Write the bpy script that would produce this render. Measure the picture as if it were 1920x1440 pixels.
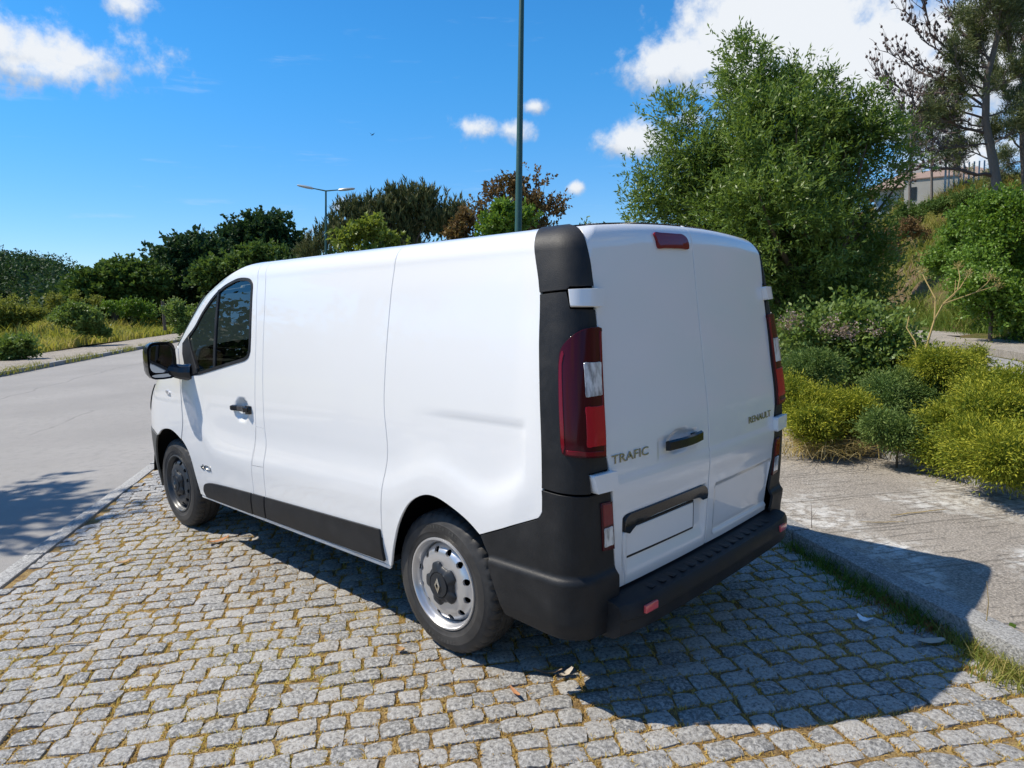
import bpy, bmesh, math, random
import numpy as np
from mathutils import Vector, Matrix
from mathutils.geometry import delaunay_2d_cdt
for o in list(bpy.data.objects): bpy.data.objects.remove(o)
scene = bpy.context.scene
col = scene.collection
R = math.radians
rng = np.random.default_rng(7)

# ------------------------------------------------------------------ camera
CAM = np.array([-1.5318, 3.0330, 1.6674]); YAW, PIT, ROL, FPX = -0.81118, -0.11545, -0.02866, 1333.98
_fw = np.array([math.cos(PIT)*math.cos(YAW), math.cos(PIT)*math.sin(YAW), math.sin(PIT)])
_r = np.cross(_fw, [0, 0, 1]); _r /= np.linalg.norm(_r); _u = np.cross(_r, _fw)
_c, _s = math.cos(ROL), math.sin(ROL)
_r, _u = _c*_r+_s*_u, -_s*_r+_c*_u
cam_d = bpy.data.cameras.new('camera'); cam = bpy.data.objects.new('camera', cam_d); col.objects.link(cam)
cam.matrix_world = Matrix(((_r[0], _u[0], -_fw[0], CAM[0]), (_r[1], _u[1], -_fw[1], CAM[1]), (_r[2], _u[2], -_fw[2], CAM[2]), (0, 0, 0, 1)))
cam_d.sensor_width = 36; cam_d.lens = FPX/1920*36; cam_d.clip_start = .05; cam_d.clip_end = 3000
scene.camera = cam
def pix_dir(px, py):
    d = _fw+(px-960)/FPX*_r-(py-720)/FPX*_u
    return d/np.linalg.norm(d)

# ------------------------------------------------------------------ light
SUN_EL, SUN_AZ = R(54.2), R(39.3)          # azimuth of the sun from +x towards +y
sun_dir = Vector((math.cos(SUN_EL)*math.cos(SUN_AZ), math.cos(SUN_EL)*math.sin(SUN_AZ), math.sin(SUN_EL)))
sd = bpy.data.lights.new('sun', 'SUN'); sd.energy = 4.6; sd.angle = R(.53); sd.color = (1, .925, .80)
so = bpy.data.objects.new('sun', sd); col.objects.link(so)
so.rotation_euler = sun_dir.to_track_quat('Z', 'Y').to_euler()
world = bpy.data.worlds.new('World'); scene.world = world; world.use_nodes = True
scene.view_settings.view_transform = 'Standard'; scene.view_settings.look = 'None'
scene.view_settings.exposure = .38; scene.view_settings.gamma = 1; scene.view_settings.use_curve_mapping = False

class NT:
    """small helper for node trees"""
    def __init__(s, tree): s.t = tree; s.n = tree.nodes; s.l = tree.links
    def node(s, kind, **kw):
        n = s.n.new(kind)
        for k, v in kw.items():
            if hasattr(n, k): setattr(n, k, v)
        return n
    def put(s, sock, v):
        if isinstance(v, bpy.types.NodeSocket): s.l.new(v, sock)
        elif v is not None:
            if isinstance(v, (tuple, list)) and hasattr(sock.default_value, '__len__') and len(v) == 3 and len(sock.default_value) == 4: v = (*v, 1)
            sock.default_value = v
    def math(s, op, a, b=None, c=None, clamp=False):
        n = s.n.new('ShaderNodeMath'); n.operation = op; n.use_clamp = clamp
        s.put(n.inputs[0], a)
        if b is not None: s.put(n.inputs[1], b)
        if c is not None: s.put(n.inputs[2], c)
        return n.outputs[0]
    def vmath(s, op, a, b=None, out=0):
        n = s.n.new('ShaderNodeVectorMath'); n.operation = op; s.put(n.inputs[0], a)
        if b is not None: s.put(n.inputs[1], b)
        return n.outputs[out]
    def noise(s, vec, scale, detail=4, rough=.55, dist=0, dims='3D', out=0):
        n = s.n.new('ShaderNodeTexNoise'); n.noise_dimensions = dims
        s.put(n.inputs['Vector'], vec); n.inputs['Scale'].default_value = scale; n.inputs['Detail'].default_value = detail
        n.inputs['Roughness'].default_value = rough; n.inputs['Distortion'].default_value = dist
        return n.outputs[out]
    def ramp(s, fac, stops, interp='LINEAR'):
        n = s.n.new('ShaderNodeValToRGB'); n.color_ramp.interpolation = interp; e = n.color_ramp.elements
        while len(e) < len(stops): e.new(.5)
        for i, (p, c) in enumerate(stops):
            e[i].position = p; e[i].color = (c, c, c, 1) if isinstance(c, (int, float)) else (*c, 1)
        s.put(n.inputs[0], fac); return n.outputs[0]
    def mix(s, fac, a, b, mode='MIX'):
        n = s.n.new('ShaderNodeMix'); n.data_type = 'RGBA'; n.blend_type = mode
        s.put(n.inputs[0], fac); s.put(n.inputs[6], a); s.put(n.inputs[7], b); return n.outputs[2]
    def smooth(s, v, lo, hi, a=0., b=1.):
        n = s.n.new('ShaderNodeMapRange'); n.interpolation_type = 'SMOOTHSTEP'
        for i, q in enumerate((v, lo, hi, a, b)): s.put(n.inputs[i], q)
        return n.outputs[0]

w = NT(world.node_tree); w.n.clear()
out = w.node('ShaderNodeOutputWorld'); bg = w.node('ShaderNodeBackground')
sky = w.node('ShaderNodeTexSky'); sky.sky_type = 'NISHITA'; sky.sun_disc = False
sky.sun_elevation = SUN_EL; sky.sun_rotation = math.pi/2-SUN_AZ; sky.altitude = 100
sky.air_density = 1.0; sky.dust_density = 0.; sky.ozone_density = 1.5
hs = w.node('ShaderNodeHueSaturation'); hs.inputs['Saturation'].default_value = 1.28; hs.inputs['Value'].default_value = 1.0
w.l.new(sky.outputs[0], hs.inputs['Color'])
geo = w.node('ShaderNodeTexCoord'); D = geo.outputs['Generated']
D = w.vmath('NORMALIZE', D)
# cumulus: soft blobs in chosen directions broken up by noise, the same everywhere
blobs = [  # px, py, half width px, half height px, strength
    (-10, 85, 210, 72, 1), (150, 112, 84, 38, .95), (60, 130, 140, 26, .8), (235, 8, 56, 38, .8),
    (890, 240, 84, 38, .80), (955, 243, 60, 30, .80), (1000, 200, 36, 20, .78),
    (1330, 110, 150, 62, 1), (1480, 55, 200, 100, 1.1), (1650, 90, 190, 95, 1.1), (1560, 150, 220, 55, .9), (1840, 120, 230, 150, 1.0), (1720, 240, 150, 60, .8),
    (1640, 190, 120, 50, .8), (1190, 265, 84, 38, .95), (1290, 225, 70, 30, .8), (645, 386, 50, 26, .85), (1078, 351, 28, 18, .7), (585, 432, 14, 14, .6),
    (20, 415, 50, 12, .5), (1790, 300, 110, 60, .8)]
n1 = w.noise(D, 11, 7, .62); n2 = w.noise(D, 34, 5, .6)
nz = w.math('ADD', w.math('MULTIPLY', w.math('SUBTRACT', n1, .5), 1.55), w.math('MULTIPLY', w.math('SUBTRACT', n2, .5), .75))
field = None; shade = None
for px, py, rx, ry, st in blobs:
    c = pix_dir(px, py); right = np.cross(c, [0, 0, 1]); right /= np.linalg.norm(right); up = np.cross(right, c)
    dx = w.math('DIVIDE', w.vmath('DOT_PRODUCT', D, tuple(right), 1), rx/FPX); dy = w.math('DIVIDE', w.vmath('DOT_PRODUCT', D, tuple(up), 1), ry/FPX)
    fr = w.math('GREATER_THAN', w.vmath('DOT_PRODUCT', D, tuple(c), 1), .5)
    q = w.math('SQRT', w.math('ADD', w.math('POWER', dx, 2.), w.math('POWER', dy, 2.)))
    v = w.math('MULTIPLY', w.math('SUBTRACT', st*.98, w.math('MULTIPLY', q, .62)), fr)
    sh = w.math('MULTIPLY', w.math('ADD', w.math('MULTIPLY', dy, .5), .5), w.math('MAXIMUM', v, 0.))
    field = v if field is None else w.math('SMOOTH_MAX', field, v, .12)
    shade = sh if shade is None else w.math('MAXIMUM', shade, sh)
far = w.noise(D, 3.2, 8, .6)                     # rest of the sky: scattered unseen cumulus, thickened to fill the shade with white
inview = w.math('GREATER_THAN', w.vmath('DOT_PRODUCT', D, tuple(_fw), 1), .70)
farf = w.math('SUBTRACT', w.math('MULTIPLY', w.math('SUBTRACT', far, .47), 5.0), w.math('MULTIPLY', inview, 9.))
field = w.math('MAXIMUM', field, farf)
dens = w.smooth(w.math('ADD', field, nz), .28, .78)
# thin cirrus streaks
ci = w.noise(w.vmath('MULTIPLY', D, (3., 3., 26.)), 2.2, 6, .6)
cir = w.math('MULTIPLY', w.smooth(ci, .60, .80), .22)
hv = w.smooth(w.math('ADD', w.math('MULTIPLY', shade, 1.7), w.math('MULTIPLY', w.math('SUBTRACT', n1, .5), 1.6)), .0, .62)
ccol = w.mix(hv, (3.6, 4.1, 4.9), (6.6, 6.9, 7.3))
sz = w.node('ShaderNodeSeparateXYZ'); w.l.new(D, sz.inputs[0])
tint = w.mix(w.smooth(sz.outputs[2], .0, .34), (.64, .80, 1.12), (.53, 1.13, 1.36))
skyb = w.mix(1., hs.outputs[0], tint, 'MULTIPLY')
skyc = w.mix(cir, skyb, (5.5, 6.2, 7.))
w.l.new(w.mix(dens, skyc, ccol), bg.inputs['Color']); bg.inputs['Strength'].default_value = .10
w.l.new(bg.outputs[0], out.inputs[0])
# ------------------------------------------------------------------ helpers
def tag(o, label=None, cat=None, group=None, kind=None):
    if label: o['label'] = label
    if cat: o['category'] = cat
    if group: o['group'] = group
    if kind: o['kind'] = kind
    return o
def empty(name, loc=(0, 0, 0), parent=None):
    o = bpy.data.objects.new(name, None); col.objects.link(o); o.location = loc; o.empty_display_size = .1
    if parent: o.parent = parent
    return o
def raw_mesh(name, V, F, mat=None, smooth=False, normals=None):
    V = np.asarray(V, dtype=np.float32)
    me = bpy.data.meshes.new(name)
    if isinstance(F, np.ndarray):
        k = F.shape[1]; n = len(F)
        me.vertices.add(len(V)); me.vertices.foreach_set('co', V.ravel())
        me.loops.add(n*k); me.loops.foreach_set('vertex_index', F.astype(np.int32).ravel())
        me.polygons.add(n); me.polygons.foreach_set('loop_start', np.arange(n, dtype=np.int32)*k)
        me.update(calc_edges=True)
    else:
        me.from_pydata(V.tolist(), [], [list(f) for f in F]); me.update()
    if mat:
        for m in (mat if isinstance(mat, (list, tuple)) else [mat]): me.materials.append(m)
    if smooth: me.polygons.foreach_set('use_smooth', np.ones(len(me.polygons), dtype=bool))
    if normals is not None: me.normals_split_custom_set_from_vertices(np.asarray(normals).tolist())
    return me
def mobj(name, V, F, mat, parent=None, smooth=False, normals=None):
    o = bpy.data.objects.new(name, raw_mesh(name, V, F, mat, smooth, normals)); col.objects.link(o)
    if parent: o.parent = parent
    return o
def put_attr(o, name, vals):
    a = o.data.attributes.new(name, 'FLOAT', 'POINT'); a.data.foreach_set('value', np.asarray(vals, dtype=np.float32))
class MB:
    """mesh builder"""
    def __init__(s): s.V = []; s.F = []
    def add(s, V, F):
        b = len(s.V); s.V += [tuple(map(float, v)) for v in V]; s.F += [tuple(i+b for i in f) for f in F]; return s
    def box(s, c, d, M=None):
        x, y, z = (k/2 for k in d)
        V = [Vector((sx*x, sy*y, sz*z)) for sz in (-1, 1) for sy in (-1, 1) for sx in (-1, 1)]
        if M: V = [M @ v for v in V]
        V = [v+Vector(c) for v in V]
        return s.add(V, [(0, 2, 3, 1), (4, 5, 7, 6), (0, 1, 5, 4), (2, 6, 7, 3), (0, 4, 6, 2), (1, 3, 7, 5)])
    def tube(s, pts, rad, n=8, cap=True):
        pts = [Vector(p) for p in pts]
        rad = rad if isinstance(rad, (list, tuple, np.ndarray)) else [rad]*len(pts)
        V = []; ref = None
        for i, p in enumerate(pts):
            t = (pts[min(i+1, len(pts)-1)]-pts[max(i-1, 0)])
            if t.length < 1e-9: t = Vector((0, 0, 1))
            t.normalize()
            if ref is None or abs(ref.dot(t)) > .95: ref = Vector((0, 0, 1)) if abs(t.z) < .9 else Vector((1, 0, 0))
            a = t.cross(ref).normalized(); b = t.cross(a); ref = a.cross(t)
            for k in range(n):
                an = 2*math.pi*k/n; V.append(p+(a*math.cos(an)+b*math.sin(an))*rad[i])
        F = []
        for i in range(len(pts)-1):
            for k in range(n):
                F.append((i*n+k, i*n+(k+1) % n, (i+1)*n+(k+1) % n, (i+1)*n+k))
        if cap: F += [tuple(range(n)), tuple(range((len(pts)-1)*n, len(pts)*n))[::-1]]
        return s.add(V, F)
    def grid(s, P, closeu=False, closev=False):
        P = np.asarray(P); nu, nv = P.shape[:2]; F = []
        for i in range(nu-(0 if closeu else 1)):
            for j in range(nv-(0 if closev else 1)):
                a, b = i, (i+1) % nu; c, d = j, (j+1) % nv
                F.append((a*nv+c, b*nv+c, b*nv+d, a*nv+d))
        return s.add(P.reshape(-1, 3), F)
    def lathe(s, prof, n=32, axis='y', c=(0, 0, 0), closed=False):
        """prof: (radius, along)"""
        P = np.zeros((n, len(prof), 3)); an = np.arange(n)*2*math.pi/n
        for j, (r, h) in enumerate(prof):
            if axis == 'y': P[:, j] = np.stack([r*np.cos(an), np.full(n, h), r*np.sin(an)], 1)
            elif axis == 'z': P[:, j] = np.stack([r*np.cos(an), r*np.sin(an), np.full(n, h)], 1)
            else: P[:, j] = np.stack([np.full(n, h), r*np.cos(an), r*np.sin(an)], 1)
        return s.grid(P+np.array(c), True, closed)
    def prism(s, poly, z0, z1, M=None):
        n = len(poly); V = [Vector((x, y, z0)) for x, y in poly]+[Vector((x, y, z1)) for x, y in poly]
        if M: V = [M @ v for v in V]
        return s.add(V, [tuple(range(n))[::-1], tuple(range(n, 2*n))]+[(i, (i+1) % n, n+(i+1) % n, n+i) for i in range(n)])
    def obj(s, name, mat, parent=None, smooth=False, sharp=None, bevel=0):
        o = mobj(name, s.V, s.F, mat, parent, smooth)
        bm = bmesh.new(); bm.from_mesh(o.data)
        bmesh.ops.recalc_face_normals(bm, faces=bm.faces)
        if bevel: bmesh.ops.bevel(bm, geom=[e for e in bm.edges if e.is_manifold and e.calc_face_angle(0) > .6], offset=bevel, segments=2, affect='EDGES', profile=.6, clamp_overlap=True)
        bm.to_mesh(o.data); bm.free()
        if smooth or bevel:
            o.data.polygons.foreach_set('use_smooth', np.ones(len(o.data.polygons), dtype=bool))
            try: o.data.set_sharp_from_angle(angle=R(sharp or 35))
            except Exception: pass
        return o

def material(name, base=(.5, .5, .5), rough=.5, metal=0, coat=0, coat_rough=.03, spec=.5, build=None):
    m = bpy.data.materials.new(name); m.use_nodes = True; t = NT(m.node_tree)
    b = t.n['Principled BSDF']
    b.inputs['Base Color'].default_value = (*base, 1); b.inputs['Roughness'].default_value = rough; b.inputs['Metallic'].default_value = metal
    b.inputs['Coat Weight'].default_value = coat; b.inputs['Coat Roughness'].default_value = coat_rough; b.inputs['Specular IOR Level'].default_value = spec
    if build: build(t, b)
    return m
def bump(t, b, h, dist=.01, strength=1.):
    n = t.node('ShaderNodeBump'); n.inputs['Strength'].default_value = strength; n.inputs['Distance'].default_value = dist
    t.put(n.inputs['Height'], h); t.l.new(n.outputs[0], b.inputs['Normal'])
def objco(t): return t.node('ShaderNodeTexCoord').outputs['Object']
def worldpos(t): return t.node('ShaderNodeNewGeometry').outputs['Position']

# road frame: a runs along the road (away), b across it (towards the left)
E1 = np.array([.8203, -.5720]); E2 = np.array([.5720, .8203]); ROADROT = math.atan2(E1[1], E1[0])
def AB(a, b, z=0.): p = a*E1+b*E2; return (float(p[0]), float(p[1]), float(z))
def ABv(a, b, z):
    a, b, z = np.broadcast_arrays(np.asarray(a, float), b, z)
    return np.stack([a*E1[0]+b*E2[0], a*E1[1]+b*E2[1], z], -1)
def at_px(px, py, dist): return CAM+pix_dir(px, py)*dist
def px_ground(px, dist, z=0.):
    """the point at ground height under the direction of image column px, at that horizontal distance"""
    d = pix_dir(px, 590.); h = np.array([d[0], d[1]]); h /= np.linalg.norm(h)
    p = CAM[:2]+h*dist; return np.array([p[0], p[1], z])
# ------------------------------------------------------------------ ground, road, paving
def road_ab(t):
    """shader coordinates in the road frame (metres)"""
    m = t.node('ShaderNodeMapping'); m.vector_type = 'POINT'; m.inputs['Rotation'].default_value = (0, 0, -ROADROT)
    t.l.new(worldpos(t), m.inputs[0]); return m.outputs[0]
def b_asphalt(t, b):
    P = road_ab(t)
    big = t.noise(P, .35, 4, .6); fine = t.noise(P, 160, 3, .7); mid = t.noise(P, 9, 5, .6)
    c = t.ramp(big, [(.3, (.25, .238, .222)), (.7, (.325, .308, .287))])
    c = t.mix(t.smooth(mid, .45, .75), c, (.25, .24, .225))
    c = t.mix(t.math('MULTIPLY', t.smooth(fine, .5, .72), .55), c, (.46, .45, .43))
    c = t.mix(t.math('MULTIPLY', t.smooth(fine, .5, .3), .45), c, (.10, .10, .10))
    # thin wandering crack
    sx = t.node('ShaderNodeSeparateXYZ'); t.l.new(P, sx.inputs[0])
    wob = t.math('MULTIPLY', t.math('SUBTRACT', t.noise(P, .5, 5, .6), .5), .9)
    dd = t.math('ABSOLUTE', t.math('SUBTRACT', t.math('ADD', sx.outputs[1], wob), 9.0))
    d2 = t.math('ABSOLUTE', t.math('SUBTRACT', t.math('ADD', sx.outputs[1], wob), 6.3))
    cr = t.math('ADD', t.smooth(dd, .035, .01), t.math('MULTIPLY', t.smooth(d2, .03, .01), t.smooth(big, .45, .6)))
    c = t.mix(t.math('MULTIPLY', cr, .35, clamp=True), c, (.075, .07, .065))
    t.put(b.inputs['Base Color'], c); bump(t, b, fine, .004, .8)
MAT_ASPH = material('asphalt', rough=.85, spec=.3, build=b_asphalt)
def b_granite(t, b):
    oi = t.node('ShaderNodeObjectInfo'); P = worldpos(t)
    at = t.node('ShaderNodeAttribute'); at.attribute_name = 'v'
    r = t.math('FRACT', t.math('ADD', at.outputs['Fac'], oi.outputs['Random']))
    f1 = t.noise(P, 60, 6, .72); f2 = t.noise(P, 210, 3, .7); big = t.noise(P, 5, 3, .5)
    c = t.ramp(r, [(0, (.20, .197, .188)), (.5, (.295, .284, .265)), (1, (.40, .375, .338))])
    c = t.mix(t.smooth(f1, .46, .62), c, (.50, .49, .465))
    c = t.mix(t.math('MULTIPLY', t.smooth(f1, .48, .36), .8), c, (.10, .10, .102))
    c = t.mix(t.math('MULTIPLY', t.smooth(f2, .55, .7), .55), c, (.11, .11, .115))
    c = t.mix(t.math('MULTIPLY', t.smooth(big, .55, .75), .25), c, (.36, .30, .2))
    t.put(b.inputs['Base Color'], c)
    bump(t, b, t.math('ADD', t.math('MULTIPLY', f1, 1.), t.math('MULTIPLY', f2, .3)), .012, 1.)
MAT_GRAN = material('granite_sett', rough=.58, spec=.5, build=b_granite)
def b_joint(t, b):
    P = worldpos(t); n1 = t.noise(P, 7, 5, .65); n2 = t.noise(P, 90, 5, .7)
    c = t.ramp(n1, [(.3, (.16, .105, .055)), (.46, (.34, .225, .095)), (.62, (.52, .375, .16)), (.8, (.28, .27, .09))])
    c = t.mix(t.math('MULTIPLY', t.smooth(n2, .45, .62), .7), c, (.15, .105, .06)); t.put(b.inputs['Base Color'], c); bump(t, b, n2, .02, 1.)
MAT_JOINT = material('joint_soil', rough=.95, spec=.1, build=b_joint)
def b_conc(t, b, base=(.33, .295, .25), lines=True):
    P = road_ab(t); n = t.noise(P, 1.1, 5, .65); f = t.noise(P, 75, 5, .75); sp = t.noise(P, 24, 4, .7)
    c = t.mix(t.smooth(n, .35, .65), base, tuple(.78*k for k in base))
    c = t.mix(t.smooth(f, .48, .66), c, tuple(min(1, 1.5*k) for k in base)); c = t.mix(t.math('MULTIPLY', t.smooth(f, .5, .34), .9), c, tuple(.38*k for k in base))
    c = t.mix(t.math('MULTIPLY', t.smooth(sp, .56, .7), .5), c, tuple(.45*k for k in base))
    h = f
    if lines:
        sx = t.node('ShaderNodeSeparateXYZ'); t.l.new(P, sx.inputs[0])
        wob = t.math('MULTIPLY', t.math('SUBTRACT', t.noise(P, 2.2, 4, .6), .5), .10)
        g = t.math('ABSOLUTE', t.math('SUBTRACT', t.math('FRACT', t.math('DIVIDE', t.math('ADD', sx.outputs[0], wob), .115)), .5))
        g2 = t.math('ABSOLUTE', t.math('SUBTRACT', t.math('FRACT', t.math('DIVIDE', t.math('ADD', sx.outputs[0], t.math('MULTIPLY', wob, .5)), .69)), .5))
        brk = t.noise(P, 3.5, 4, .7)
        l1 = t.math('MULTIPLY', t.smooth(g, .10, .02), t.smooth(brk, .44, .56)); l2 = t.smooth(g2, .016, .006)
        li = t.math('MAXIMUM', l1, l2)
        # pale lichen worn patches
        wh = t.math('MULTIPLY', t.math('MULTIPLY', t.smooth(t.noise(P, .85, 4, .6), .46, .58), t.smooth(sx.outputs[0], 2.6, .9)), t.smooth(t.noise(P, 13, 5, .75), .40, .62))
        c = t.mix(t.math('MULTIPLY', wh, .85), c, (.74, .73, .69))
        c = t.mix(t.math('MULTIPLY', li, .42), c, (.13, .115, .09))
        h = t.math('SUBTRACT', f, t.math('MULTIPLY', li, .9))
    t.put(b.inputs['Base Color'], c); bump(t, b, h, .012, 1.)
MAT_WALK = material('pavement_concrete', rough=.9, spec=.25, build=b_conc)
MAT_KERB = material('kerb_concrete', rough=.9, spec=.25, build=lambda t, b: b_conc(t, b, (.33, .325, .31), False))
MAT_KERB2 = material('pale_kerb', rough=.9, spec=.25, build=lambda t, b: b_conc(t, b, (.42, .415, .40), False))
def b_earth(t, b):
    P = worldpos(t); n = t.noise(P, .5, 6, .65); f = t.noise(P, 25, 5, .7)
    c = t.ramp(n, [(.3, (.06, .075, .02)), (.5, (.11, .11, .03)), (.7, (.2, .15, .06))])
    c = t.mix(t.math('MULTIPLY', t.smooth(f, .4, .65), .6), c, (.05, .04, .025)); t.put(b.inputs['Base Color'], c); bump(t, b, f, .06, 1.)
MAT_EARTH = material('grassy_earth', rough=.95, spec=.1, build=b_earth)

def sheet(name, pts, z, mat, parent=None, kind='structure', thick=None):
    V = [AB(a, b, z) for a, b in pts]; F = [tuple(range(len(V)))]
    if thick:
        n = len(V); V += [AB(a, b, z-thick) for a, b in pts]; F += [(i, n+i, n+(i+1) % n, (i+1) % n) for i in range(n)]
    o = MB().add(V, F).obj(name, mat, parent)
    if kind and not parent: tag(o, kind=kind)
    if len(o.data.polygons) == 1 and o.data.polygons[0].normal.z < 0: o.data.flip_normals()
    return o
def rect(a0, a1, b0, b1): return [(a0, b0), (a1, b0), (a1, b1), (a0, b1)]
# terrain: one sheet to the horizon
g = MB(); S = 1500
g.add([(-S, -S, -.09), (S, -S, -.09), (S, S, -.09), (-S, S, -.09)], [(0, 1, 2, 3)])
tag(g.obj('ground', MAT_EARTH), kind='structure')
tag(sheet('road', rect(-60, 160, 4.01, 11.6), -.012, MAT_ASPH), kind='structure')
MAT_FARSETT = material('far_setts', rough=.85, spec=.3, build=lambda t, b: (t.put(b.inputs['Base Color'], t.mix(t.noise(road_ab(t), 9, 5, .7), (.22, .2, .17), (.36, .33, .28))),))
tag(sheet('bay_further_on', rect(9.4, 60, -1.1, 4.01), -.014, MAT_FARSETT), kind='structure')
tag(sheet('bay_nearer', rect(-60, -2.4, -1.1, 4.01), -.010, MAT_FARSETT), kind='structure')
bay = sheet('parking_bay', rect(-2.6, 9.6, -1.1, 3.89), -.0125, MAT_JOINT)
walk = sheet('pavement', rect(-60, 60, -3.12, -1.24), .096, MAT_WALK, thick=.3)
walk2 = sheet('far_pavement', rect(-60, 160, 11.78, 14.6), .11, MAT_WALK, thick=.3)
sheet('garden_bed', rect(-60, 60, -7.2, -3.26), .10, MAT_EARTH, thick=.25)
# branch road on the right that runs off at an angle, with its own pavement
sheet('side_road', [(-12, -7.2), (60, -7.2), (60, -38), (26, -19.9), (-2, -5.4-2.0), (-12, -7.3)], -.02, MAT_ASPH)
sheet('side_pavement', [(-4, -7.4), (26, -20.0), (60, -38.2), (60, -42), (25, -22.4), (12, -16.4), (-4, -10.2)], .10, MAT_WALK, thick=.2)

def kerb(name, a0, a1, b0, b1, ztop, depth, mat, step=1.0):
    root = tag(empty(name, AB(a0, b0, 0)), kind='structure'); inv = Matrix.Translation(root.location).inverted()
    a = a0; i = 0
    while a < a1:
        L = step*(.96+.08*random.random())
        dz = random.uniform(-.006, .006); db = random.uniform(-.006, .006)
        m = MB(); V = []
        for z in (ztop-depth, ztop+dz):
            for aa, bb in ((a+.005, b0), (a+L-.005, b0), (a+L-.005, b1), (a+.005, b1)):
                V.append(Vector(AB(aa, bb+db, z))-root.location)
        m.add(V, [(0, 3, 2, 1), (4, 5, 6, 7), (0, 1, 5, 4), (1, 2, 6, 5), (2, 3, 7, 6), (3, 0, 4, 7)])
        m.obj('kerb_stone', mat, root, bevel=.012); a += L
    return root
random.seed(3)
kerb('road_kerb', -3.5, 14, 3.89, 4.01, .004, .2, MAT_KERB2)
kerb('bay_kerb', -5, 12, -1.245, -1.10, .102, .3, MAT_KERB)
kerb('garden_kerb', -5, 12, -3.26, -3.12, .17, .25, MAT_KERB)
kerb('far_kerb', 8, 60, 11.6, 11.78, .12, .25, MAT_KERB, 1.6)

# ---- granite setts laid in rows across the bay
def sett_variant(k):
    r = np.random.default_rng(100+k); n = 4
    g = np.linspace(-1, 1, n); X, Y = np.meshgrid(g, g, indexing='ij')
    cj = r.uniform(-.11, .11, (2, 2, 2))
    T = np.zeros((n, n, 3))
    for i in range(n):
        for j in range(n):
            s, t = (X[i, j]+1)/2, (Y[i, j]+1)/2
            off = (cj[0, 0]*(1-s)*(1-t)+cj[1, 0]*s*(1-t)+cj[0, 1]*(1-s)*t+cj[1, 1]*s*t)
            e = max(abs(X[i, j]), abs(Y[i, j])); cor = (abs(X[i, j])*abs(Y[i, j]))
            sh = 1-.06*cor**3
            T[i, j] = (X[i, j]*sh*.5+off[0]*.5+r.uniform(-.03, .03), Y[i, j]*sh*.5+off[1]*.5+r.uniform(-.03, .03), -.0050*(e > .9)-.003*cor*(e > .9)+r.uniform(-.003, .003))
    ring = [(i, 0) for i in range(n)]+[(n-1, j) for j in range(1, n)]+[(i, n-1) for i in range(n-2, -1, -1)]+[(0, j) for j in range(n-2, 0, -1)]
    T[..., 0] *= .111; T[..., 1] *= .128
    V = T.reshape(-1, 3).tolist(); F = []
    for i in range(n-1):
        for j in range(n-1): F.append((i*n+j, (i+1)*n+j, (i+1)*n+j+1, i*n+j+1))
    b = len(V); m = len(ring)
    for i, j in ring: V.append(tuple(T[i, j]))
    for i, j in ring: p = T[i, j]; V.append((p[0]*1.05, p[1]*1.05, -.05))
    for q in range(m):
        q2 = (q+1) % m; F.append((b+q, b+m+q, b+m+q2, b+q2))
    return np.array(V), F
SETT = [sett_variant(k) for k in range(24)]
sett_me = []
for k, (V, F) in enumerate(SETT):
    me = raw_mesh('sett', V, F, MAT_GRAN, smooth=True); sett_me.append(me)
def project(P):
    d = np.asarray(P)-CAM; return np.stack([960+FPX*(d@_r)/(d@_fw), 720-FPX*(d@_u)/(d@_fw), d@_fw], -1)
stones = []; a = -2.6; row = 0
while a < 9.5:
    wa = rng.uniform(.094, .111); b = -1.09+rng.uniform(0, .05)
    while b < 3.84:
        L = float(np.clip(rng.normal(.118, .019), .08, .16)); 
        if b+L > 3.885: L = 3.885-b
        if L > .07:
            stones.append((a+wa/2+rng.uniform(-.006, .006)+.022*math.sin(b*1.3+row*.05)+rng.uniform(-.006, .006), b+L/2, wa*rng.uniform(.92, 1.02), L, rng.uniform(-.10, .10), rng.normal(0, .0024), int(rng.integers(24)), rng.random(), rng.integers(4)))
        b += L+(rng.uniform(.004, .014) if rng.random() < .82 else rng.uniform(.014, .034))
    a += wa+rng.uniform(.005, .014); row += 1
P = np.array([AB(s[0], s[1], 0) for s in stones]); Q = project(P)
vis = (Q[:, 2] > .3) & (Q[:, 0] > -30) & (Q[:, 0] < 1950) & (Q[:, 1] < 1470) & ~((P[:, 0] > .0) & (np.abs(P[:, 1]) < .9))
order = np.argsort(np.where(vis, Q[:, 2], 1e9))
near = set(order[:300].tolist())
JV = []; JF = []; JA = []; base = 0
bayinv = Matrix.Identity(4)
for i, (a, b, wa, L, rot, dz, k, rv, q) in enumerate(stones):
    ang = ROADROT+rot+(math.pi if q & 1 else 0)
    if i in near:
        o = bpy.data.objects.new('cobble', sett_me[k]); col.objects.link(o); o.parent = bay
        o.location = AB(a, b, dz); o.rotation_euler = (float(rng.normal(0, .02)), float(rng.normal(0, .02)), ang); o.scale = (wa/.111, L/.128, 1)
    else:
        V, F = SETT[k]; c, s = math.cos(ang), math.sin(ang); X = V[:, 0]*wa/.111; Y = V[:, 1]*L/.128; p = AB(a, b, dz)
        JV.append(np.stack([X*c-Y*s+p[0], X*s+Y*c+p[1], V[:, 2]+p[2]], 1)); JF.append([tuple(v+base for v in f) for f in F]); JA.append(np.full(len(V), rv)); base += len(V)
o = mobj('cobbles', np.concatenate(JV), [f for q in JF for f in q], MAT_GRAN, bay, smooth=True)
put_attr(o, 'v', np.concatenate(JA)); tag(o, kind='stuff')
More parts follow.
